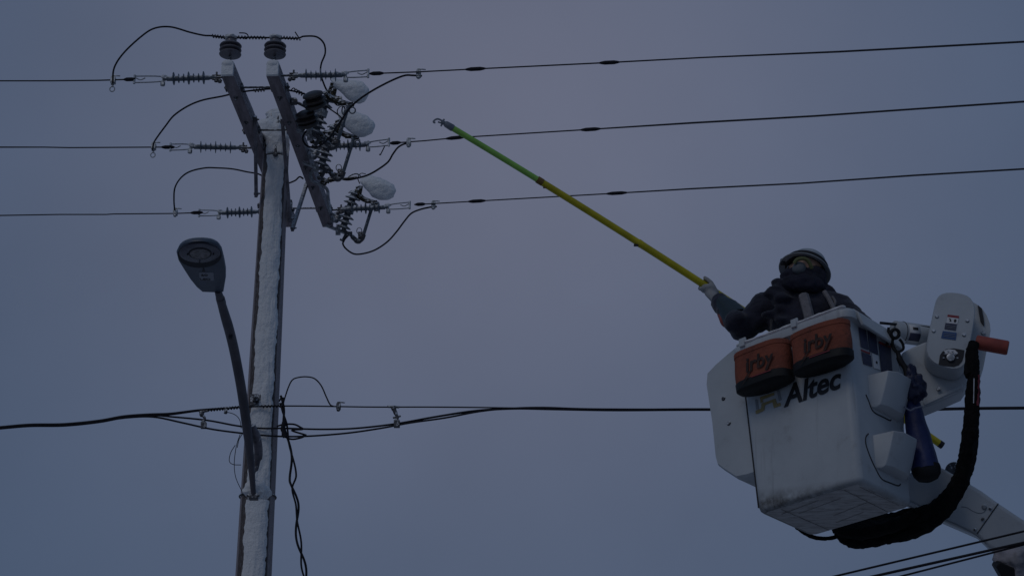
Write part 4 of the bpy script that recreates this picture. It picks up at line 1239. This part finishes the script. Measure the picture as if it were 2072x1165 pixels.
# hydraulic hoses in a black sleeve
hz_ = [(1966,702,11.25),(1969,740,11.22),(1967,780,11.2),(1966,830,11.2),(1962,880,11.2),(1955,925,11.25),(1942,970,11.3),(1918,1010,11.35),(1885,1040,11.4),(1845,1058,11.5),(1800,1066,11.6),(1760,1072,11.7),(1725,1072,11.75),(1700,1058,11.8)]
offs = [(0,0),(9,2),(-6,3),(5,-5),(-3,8),(12,6),(2,12)]
mb = MB()
for k, (ox, oy) in enumerate(offs):
    pts = []
    for i, (x, y, d) in enumerate(hz_):
        t = i/(len(hz_)-1)
        spread = .45 if t < .3 else .45 + (t-.3)*1.5
        if k > 3 and t < .12: spread *= .4
        pts.append(P(x + ox*spread + (4*noise.noise(V((k*3, t*5, 0)))), y + oy*spread*1.4 - (10*t if k % 2 else 0), d + .02*(k % 3)))
    sp = smooth_path(pts, 8)
    rs = [(.024 + .014*min(1, i/len(sp)*2))*(1+.10*noise.noise(V((i*.45, k*4, 0)))) for i in range(len(sp))]
    mb.tube(sp, rs, 10, jitter=.32, seed=k)
for k in range(7):
    pts = [P(1896-7*k, 1028+k*2, 11.45), P(1850-8*k, 1046+k*3, 11.5), P(1790-8*k, 1060+k*3, 11.6), P(1740-6*k, 1066+k, 11.7), P(1712-4*k, 1055-k, 11.75)]
    mb.tube(smooth_path(pts, 8), .036, 10, jitter=.25, seed=k+20)
mb.tube(smooth_path([P(1800,1052,11.6), P(1830,1040,11.55), P(1870,1034,11.5), P(1890,1022,11.5)], 8), .03, 10, jitter=.25)
mb.build('hose_bundle', M['hose'], lift)
mb = MB(); mb.tube(smooth_path([P(1612,1066,11.7), P(1632,1080,11.75), P(1655,1088,11.8), P(1680,1088,11.8), P(1700,1082,11.8), P(1722,1072,11.8)], 8), .012, 10, jitter=.3); mb.build('small_hose', M['hose'], lift)
mb = MB(); mb.tube(smooth_path([P(1979,758,11.2), P(1978,790,11.19), P(1977,820,11.18)], 4), .011, 10); mb.build('red_hose', mat('red_hose', (.22,.03,.045), .5), lift)
mb = MB(); mb.tube([P(1971,765,11.17), P(1970,815,11.17)], .003, 6); mb.build('hose_wire', M['decal_white'], lift)
mb = MB(); mb.tube(smooth_path([P(1971,694,11.32), P(1958,742,11.25), P(1962,760,11.2)], 4), [.03,.02,.025], 10); mb.build('hose_fitting', M['hose'], lift)

# black control levers and hooks between bucket and knuckle
mb = MB()
rc = P(1811,675,11.45)
mb.tube([rc + RGT*(math.cos(a)*.022) + UPV*(math.sin(a)*.024) for a in [2*PI*k/20 for k in range(21)]], .010, 8)
mb.tube(smooth_path([P(1799,668,11.5), P(1803,690,11.48), P(1808,705,11.46), P(1814,712,11.45)], 5), .009, 8)
mb.tube(smooth_path([P(1808,682,11.46), P(1806,694,11.46), P(1812,708,11.46), P(1820,711,11.46), P(1828,705,11.46), P(1826,694,11.46), P(1820,686,11.46)], 6), .008, 8)
mb.tube(smooth_path([P(1816,710,11.44), P(1822,730,11.42), P(1832,745,11.4), P(1836,765,11.38), P(1840,790,11.36)], 6), [.013,.018,.016,.018,.02], 10)
mb.tube([P(1798,662,11.5), P(1795,700,11.5)], .008, 8)
tag(mb.build('safety_hook', M['black_rubber']), 'black snap hooks and strap hanging between the bucket and the white knuckle', 'hook')

# ---------------------------------------------------------------- tool bags on the bucket front
def tool_bag(px0, px1, pyt, pyb, label, txt_px, out_=.15):
    xm0 = bl(onF(px0, (pyt+pyb)/2, out_*.5)); xm1 = bl(onF(px1, (pyt+pyb)/2, out_*.5))
    xc = (xm0.x+xm1.x)/2; wdt = (xm1.x-xm0.x)
    zt = bl(onF((px0+px1)/2, pyt, out_)).z; zb_ = bl(onF((px0+px1)/2, pyb, out_)).z
    yb = -BDp/2*(1+(TYs-1)*.8) - .006
    o = thing('tool_bag', B(xc, yb-out_/2, zb_), label, 'tool bag', 'orange tool bags hung on the bucket front')
    def rg(z, grow=0, n=30):
        pts_ = []
        hx = wdt/2+grow
        for k in range(n):
            a = 2*PI*k/n; cx = math.cos(a); sy = math.sin(a)
            ex = 2.6
            x = hx*math.copysign(abs(cx)**(2/ex), cx); y = (out_/2+grow)*math.copysign(abs(sy)**(2/ex), sy)
            if y > out_/2-.004: y = out_/2-.004
            sag = .012*math.sin((z-zb_)/(zt-zb_)*PI)*noise.noise(V((a*1.5, xc*9, z*6)))
            pts_.append(B(xc + x*(1+sag*4), yb-out_/2 + y*(1+sag), z + .006*noise.noise(V((a, xc*5, 0)))))
        return pts_
    hh = zt-zb_
    mb = MB(); mb.loft([rg(zb_+hh*k/8+.03, .0) for k in range(9)] + [rg(zt+.03, -.008), rg(zt-.02, -.012), rg(zb_+.06, -.012)], cap0=True)
    body = mb.build('bag_body', M['orange'], o)
    mb = MB(); mb.loft([rg(zb_-.012, -.03), rg(zb_-.006, -.008), rg(zb_+.004, .004), rg(zb_+.045, .005), rg(zb_+.05, .001)]); mb.build('bag_bottom', M['black_rubber'], o)
    mb = MB(); mb.loft([rg(zt+.005, .003), rg(zt+.028, .0035), rg(zt+.034, .001)]); mb.build('bag_hem', M['orange'], o)
    for sx in (-.42, .40):
        mb = MB(); mb.tube([B(xc+sx*wdt, yb-out_*.83, zb_+.05), B(xc+sx*wdt*1.01, yb-out_*.83, zt)], .0035, 6); mb.build('bag_seam', M['orange'], o)
    # hanging hooks over the rim
    mb = MB()
    for sx in (-.3, .3):
        q0 = B(xc+sx*wdt, yb-.012, zt-.02); mb.bar(q0, q0 + BZ*.10, .025, .008, hint=BY)
    mb.build('hanging_strap', M['black_rubber'], o)
    # printed name and flash
    zc = zb_+hh*.60; yfr = yb-out_-.0065
    text_mesh('irby', .118, B(xc+.02, yfr, zc), BX, BZ, M['worn_ink'], o, bold=.0025, shear=.12, center=True)
    fl_ = [(-.10,-.085),(-.045,-.045),(-.062,-.043),(-.02,-.01),(-.038,-.012),(-.085,-.055),(-.068,-.056),(-.105,-.088)]
    mb = MB(); mb.prism([B(xc+a, yfr, zc-.02+b) for a, b in fl_], -BY*.001); mb.build('flash_mark', M['worn_ink'], o)
    mb = MB(); mb.box(B(xc+.03, yfr, zc-.075), (.13,.0015,.005), (BX, BY, BZ)); mb.build('printed_line', M['decal_red'], o)
    return o
tool_bag(1492, 1602, 702, 770, 'left orange tool bag with black bottom, partly over the maker lettering', (1550,715))
tool_bag(1606, 1722, 663, 730, 'right orange tool bag with black bottom, nearest the bucket corner', (1665,680))

# blue bag hanging beside the bucket
o = thing('blue_bag', P(1850,790,11.3), 'long blue vinyl bag with a dark open bottom hanging right of the bucket', 'bag')
a_, b_ = P(1843,812,11.4), P(1874,950,11.25)
ax_ = (b_-a_); X, Y, Z_ = frame_of(ax_, FWD)
rings = []
for k in range(15):
    t = k/14; r_ = .046 + .034*t
    rings.append([a_ + ax_*t + X*(math.cos(a)*r_*(1+.10*noise.noise(V((math.cos(a)*1.5, math.sin(a)*1.5, t*5))))) + Y*(math.sin(a)*r_*.9*(1+.10*noise.noise(V((math.cos(a)*1.5+5, math.sin(a)*1.5, t*5))))) for a in [2*PI*i/28 for i in range(28)]])
mb = MB(); mb.loft(rings); mb.build('bag_body', M['blue'], o)
mb = MB(); u_ = ax_.normalized()
mb.lathe([(.078,-.02),(.081,-.0),(.074,.03),(.055,.055),(.02,.068)], b_, ax_, 28, hint=FWD, sy=.9); mb.build('bag_end', M['black_rubber'], o)
mb = MB(); mb.blob(P(1850,785,11.36), (.062,.05,.075), (RGT, FWD, UPV), amp=.35, seed=3); mb.blob(P(1843,760,11.4), (.035,.04,.06), (RGT, FWD, UPV), amp=.3, seed=6)
mb.build('bag_fold', mat('dark_blue_vinyl', (.010,.014,.05), .5), o)
mb = MB(); mb.tube(smooth_path([P(1824,812,11.4), P(1828,840,11.38), P(1827,865,11.36)], 5), .004, 6); mb.build('bag_seam', mat('pale_cord', (.3,.3,.33), .8), o)
mb = MB(); mb.tube(smooth_path([P(1830,823,11.3), P(1842,830,11.27), P(1850,826,11.27), P(1866,822,11.3)], 5), .005, 6); mb.build('bag_tie', mat('bag_cord', (.15,.17,.25), .8), o)

# ---------------------------------------------------------------- hot stick
stick = thing('hot_stick', P(1432,581,12.12), 'long green and yellow lineman pole held out towards the wires by the worker', 'hot stick')
def spt(px):          # the pole bends slightly under its own weight
    x0, y0, x1, y1, x2, y2 = 912, 257, 1432, 581, 1907, 901
    y = y0*(px-x1)*(px-x2)/((x0-x1)*(x0-x2)) + y1*(px-x0)*(px-x2)/((x1-x0)*(x1-x2)) + y2*(px-x0)*(px-x1)/((x2-x0)*(x2-x1))
    return P(px, y, 12.0 + .24*(px-912)/520 if px < 1432 else 12.24 + .04*(px-1432)/475)
def srun(a, b, n=12): return [spt(a+(b-a)*i/n) for i in range(n+1)]
sdir = (spt(1450)-spt(1420)).normalized()
mb = MB(); mb.tube(srun(914, 1090), .0175, 18); mb.build('green_section', M['green'], stick)
mb = MB(); mb.tube(srun(1088, 1290) + [spt(1292), spt(1300)] + srun(1310, 1907, 24), [.0200]*13 + [.0235, .0220] + [.0215]*25, 18); mb.build('yellow_section', M['yellow'], stick)
mb = MB(); mb.tube([spt(1087), spt(1098)], .0215, 18); mb.box(spt(1102)-UPZ*.022, (.018,.010,.010)); mb.build('collar', mat('brown_collar', (.22,.13,.03), .6), stick)
mb = MB(); mb.box(spt(1287)-UPZ*.026, (.028,.018,.012)); mb.build('lock_button', M['ink'], stick, bevel=.003)
mb = MB(); mb.tube([spt(1900), spt(1907.5)], .0222, 18); mb.build('end_cap', M['ink'], stick)
mb = MB(); mb.tube([spt(900), spt(903), spt(915), spt(917)], [.015,.019,.021,.019], 16); mb.build('ferrule', M['alu'], stick)
mb = MB()
t0 = spt(901); dd = dep(t0)
mb.tube([t0, spt(893)], .012, 10)
mb.tube(smooth_path([P(899,249,dd), P(893,244,dd), P(886,241,dd), P(880,243,dd), P(877,247,dd), P(881,249,dd)], 5), .0055, 8)
mb.tube(smooth_path([P(897,252,dd), P(892,249,dd), P(886,247,dd)], 4), .005, 8)
mb.tube([P(899,241,dd), P(892,256,dd)], .005, 8)
mb.build('hook_head', M['alu'], stick)

# ---------------------------------------------------------------- worker
HC = P(1627, 556, 11.85)                 # head centre
hu = V((.36,.36,.86)).normalized()
hf = V((-.84,.40,.10)); hf = (hf - hu*hf.dot(hu)).normalized()
hs_ = hf.cross(hu).normalized()
def H(f_, s_, u_): return HC + hf*f_ + hs_*s_ + hu*u_
worker = thing('person', B(0,0,.06), 'person in dark hooded jacket and hard hat holding the yellow pole from the bucket', 'person')
SLd, SRd = P(1556, 622, 11.85), P(1700, 628, 11.72)
EL, WL, HL = P(1503,664,11.80), P(1456,612,12.10), P(1440,598,12.2)
ER, WR = P(1745, 668, 11.55), B(.12, -.10, .88)
CH = P(1628, 660, 11.75); WA = B(0, .02, .72); HIP = B(0, .03, .62)
mb = MB()
mb.capsule(H(0,0,.02), H(-.01,0,.05), .088, .095)
mb.capsule(H(.03,0,-.06), H(.06,0,-.07), .065, .055)
mb.capsule(H(.095,0,.0), H(.115,0,-.028), .012, .017)        # nose
mb.capsule(H(.088,-.02,-.062), H(.088,.02,-.062), .014, .014)  # mouth
for s_ in (-1, 1):
    mb.capsule(H(-.01,.088*s_,-.01), H(-.015,.092*s_,.02), .018, .022)
    mb.capsule(H(.088,.03*s_,.03), H(.085,.045*s_,.03), .012, .010)
mb.capsule(H(-.02,0,-.06), P(1628,615,11.8), .06, .065)
mb.capsule(P(1628,625,11.8), CH, .10, .14); mb.capsule(CH, WA, .14, .13); mb.capsule(WA, HIP, .13, .14)
for a, b, ra, rb_ in ((P(1628,630,11.8), SLd, .08, .06), (SLd, EL, .055, .042), (EL, WL, .042, .030), (P(1628,630,11.8), SRd, .08, .06), (SRd, ER, .055, .042), (ER, WR, .042, .03)):
    mb.capsule(a, b, ra, rb_)
mb.capsule(WR, WR + V((-.04,.05,.0)), .032, .028)
for s_ in (-1, 1):
    hp_, kn_, an_ = B(.09*s_, .04, .60), B(.10*s_, -.06, .34), B(.10*s_, .03, .10)
    mb.capsule(hp_, kn_, .085, .058); mb.capsule(kn_, an_, .055, .038); mb.capsule(an_, an_ - BZ*.03 + hf*.10, .04, .035)
mb.build('body', M['skin'], worker, remesh=.011)
mb = MB()
mb.capsule(P(1600,640,11.85), CH, .15, .20); mb.capsule(P(1655,640,11.72), CH, .15, .20); mb.capsule(CH, WA, .205, .19)
mb.capsule(P(1625,612,11.8), P(1625,640,11.8), .10, .17)
mb.capsule(P(1610,622,11.83), SLd, .12, .10); mb.capsule(P(1650,622,11.75), SRd, .115, .09)
mb.capsule(SLd, EL, .10, .075); mb.capsule(EL, WL, .072, .052)
mb.capsule(EL, P(1490,650,11.75), .075, .070)
mb.capsule(SRd, ER, .09, .075); mb.capsule(ER, WR, .07, .055)
for k in range(16):
    a = k*2.4; c = CH.lerp(SLd, random.random()); 
    mb.blob(c + V((random.uniform(-.1,.1), -.16, random.uniform(-.15,.12))), (.05,.04,.02), amp=.3, seed=k)
jk = mb.build('jacket', M['navy'], worker, remesh=.013)
m = jk.modifiers.new('folds', 'DISPLACE'); tx2 = bpy.data.textures.new('foldtex', 'CLOUDS'); tx2.noise_scale = .075; m.texture = tx2; m.strength = .03; m.mid_level = .5
mb = MB()
for s_ in (-1, 1):
    hp_, kn_, an_ = B(.09*s_, .04, .60), B(.10*s_, -.06, .34), B(.10*s_, .03, .10)
    mb.capsule(hp_, kn_, .10, .072); mb.capsule(kn_, an_, .07, .06)
mb.capsule(B(-.05,.03,.62), B(.05,.03,.62), .13, .13)
mb.build('trousers', M['pants'], worker, remesh=.013)
mb = MB()
for s_ in (-1, 1):
    an_ = B(.10*s_, .03, .115); mb.capsule(an_, an_ + hf*.13 - BZ*.0, .05, .045)
mb.build('boots', M['black_rubber'], worker, remesh=.012)
# hood and neck gaiter: rolled fleece
mb = MB()
def ringtube(c, ax, rx, ry, r_, n=36, seed=0):
    X_, Y_, _ = frame_of(ax)
    pts_ = [c + X_*(math.cos(a)*rx) + Y_*(math.sin(a)*ry) + ax.normalized()*(.012*noise.noise(V((a*1.3, seed, 0)))) for a in [2*PI*k/n for k in range(n+1)]]
    mb.tube(pts_, r_, 12, jitter=.2, seed=seed)
ringtube(H(-.01,0,-.085), hu, .080, .090, .045, seed=1)
ringtube(H(-.02,0,-.13), V((.1,0,1)), .095, .105, .050, seed=2)
mb.capsule(P(1627,598,11.82), P(1627,618,11.82), .12, .14)
mb.capsule(H(.03,0,-.10), H(.05,0,-.085), .055, .046)
mb.capsule(H(-.065,0,-.01), H(-.05,0,-.10), .072, .10)
mb.capsule(P(1590,602,11.82), P(1665,602,11.78), .075, .085)
ng = mb.build('neck_gaiter', M['fleece'], worker, remesh=.010)
m = ng.modifiers.new('folds', 'DISPLACE'); tx3 = bpy.data.textures.new('rolltex', 'CLOUDS'); tx3.noise_scale = .05; m.texture = tx3; m.strength = .028; m.mid_level = .6
# hard hat: full brim, dome, headband
hcb = H(.005, 0, .045)
mb = MB()
X_, Y_ = hf, hs_
def hr(rx, ry, h, n=40): return [hcb + hf*(math.cos(a)*rx) + hs_*(math.sin(a)*ry) + hu*(h - .018*abs(math.sin(a))**2*0) for a in [2*PI*k/n for k in range(n)]]
mb.loft([hr(.108,.098,.004), hr(.118,.108,-.002), hr(.140,.128,-.010), hr(.152,.140,-.016), hr(.155,.143,-.013), hr(.148,.136,-.005), hr(.122,.110,.008), hr(.112,.102,.025), hr(.108,.098,.055), hr(.095,.085,.090), hr(.07,.062,.115), hr(.03,.026,.128)], cap0=False)
hat = mb.build('hard_hat', M['helmet'], worker, angle=70)
mb = MB(); mb.loft([hr(.106,.096,.003), hr(.119,.109,-.0035), hr(.119,.109,-.0055), hr(.106,.096,.001)], cap0=False, cap1=False); mb.build('brim_lining', M['helmet_under'], hat)
mb = MB(); mb.loft([hr(.1085,.0985,.030), hr(.104,.094,.065), hr(.06,.05,.1)][:2]+[hr(.1,.09,.07)], cap0=True); 
mb.build('inner_band', M['helmet_under'], hat)
# goggles strap pushed round the hat, and lamp clip
mb = MB()
pts = [hcb + hf*(math.cos(a)*.119) + hs_*(math.sin(a)*.109) + hu*.030 for a in [2*PI*k/40 for k in range(41)]]
mb.tube(pts, .011, 8); mb.build('hat_strap', M['ink'], hat)
mb = MB()
toC = (CAM-HC).normalized()
def HQ(px, py, d=11.70): return P(px, py, d)
mb.tube(smooth_path([HQ(1607,533), HQ(1612,526), HQ(1622,523), HQ(1632,525), HQ(1638,532), HQ(1641,539)], 6), .011, 8)
mb.tube(smooth_path([HQ(1634,528), HQ(1640,536), HQ(1643,541), HQ(1639,542)], 5), .009, 8)
mb.build('ear_muff_band', M['goggle'], hat)
mb = MB(); mb.blob(HQ(1617,544,11.72), (.040,.034,.040), (RGT, FWD, UPV), amp=.06); mb.build('ear_muff', M['muff'], hat)
mb = MB(); mb.tube([H(.10,-.02,.005), H(.105,.03,.002)], .010, 8); mb.tube([H(.095,-.03,.0), H(.09,-.05,-.02), H(.07,-.075,-.01)], .006, 8); mb.build('safety_glasses', mat('glasses', (.12,.12,.14), .2), worker)
mb = MB(); mb.box(P(1584,530,11.9), (.03,.03,.035)); mb.build('hat_clip', M['ink'], hat, bevel=.006)
# harness
mb = MB()
mb.tube(smooth_path([P(1668,590,11.62), P(1678,606,11.58), P(1688,628,11.54), P(1692,645,11.52)], 6), .014, 8)
mb.tube(smooth_path([P(1626,598,11.60), P(1632,620,11.55), P(1638,645,11.50), P(1640,668,11.50)], 6), .030, 8)
mb.tube(smooth_path([P(1684,600,11.6), P(1690,612,11.58), P(1684,626,11.56)], 6), .008, 8)
mb.build('harness', M['strap'], worker)
# gloved left hand closed round the pole
def glove():
    mb = MB()
    g0 = spt(1437)                                   # grip centre
    ax = sdir                                        # along the pole, towards the worker
    toE = (WL - g0); toE = (toE - ax*toE.dot(ax)).normalized()
    n2 = ax.cross(toE).normalized()
    rp = .024
    def Cc(t, ang, r): return g0 + ax*t + toE*(math.cos(ang)*r) + n2*(math.sin(ang)*r)
    mb.capsule(Cc(-.035, 0, rp+.020), Cc(.04, .1, rp+.022), .022, .024)       # palm
    mb.capsule(Cc(.0, .2, rp+.022), WL, .030, .034)
    mb.capsule(Cc(-.02, -.3, rp+.018), Cc(.03, -.2, rp+.02), .022, .024)
    # four fingers, each curling round the pole
    for i, (t, sp_, rr_) in enumerate(((-.052, 3.7, .0125), (-.026, 3.95, .0135), (.000, 3.85, .013), (.025, 3.4, .0115))):
        prev = Cc(t*.8, .25, rp+.016)
        for k in range(1, 8):
            an = .25 + sp_*k/7
            cur = Cc(t, an, rp + .010 - .003*k/7)
            mb.capsule(prev, cur, rr_*(1-.03*k), rr_*(1-.03*(k+1)), 10); prev = cur
    # thumb comes round the other way and lies along the fingers
    prev = Cc(.02, -.5, rp+.018)
    for k, (t, an) in enumerate(((.0,-.9), (-.02,-1.35), (-.045,-1.75), (-.062,-2.0))):
        cur = Cc(t, an, rp+.014); mb.capsule(prev, cur, .0155-.001*k, .0145-.001*k, 10); prev = cur
    g = mb.build('glove', M['glove'], worker, remesh=.0055)
    mb = MB(); mb.capsule(WL + (EL-WL)*.06 - UPZ*.012, WL + (EL-WL)*.50 - UPZ*.028 - RGT*.016, .040, .052); mb.build('glove_cuff', M['orange_r'], worker, remesh=.009)
    mb = MB(); d_ = (EL-WL)
    mb.tube([WL + d_*.10 + UPZ*.016, WL + d_*.4 + UPZ*.022, WL + d_*.8 + UPZ*.01], [.044,.064,.082], 16); mb.build('sleeve_guard', M['sleeve'], worker)
glove()
# other gloved hand, resting low inside the bucket
mb = MB(); c = WR + V((-.05,.06,.0))
mb.capsule(WR, c, .045, .04)
for i in range(4):
    p0 = c + BX*(i*.02-.03); mb.capsule(p0, p0 + hf*.05 - UPZ*.01, .012, .011); mb.capsule(p0 + hf*.05 - UPZ*.01, p0 + hf*.06 - UPZ*.04, .011, .010)
mb.capsule(c - BX*.04, c - BX*.05 + hf*.04 - UPZ*.02, .014, .012)
mb.build('glove', M['glove'], worker, remesh=.007)
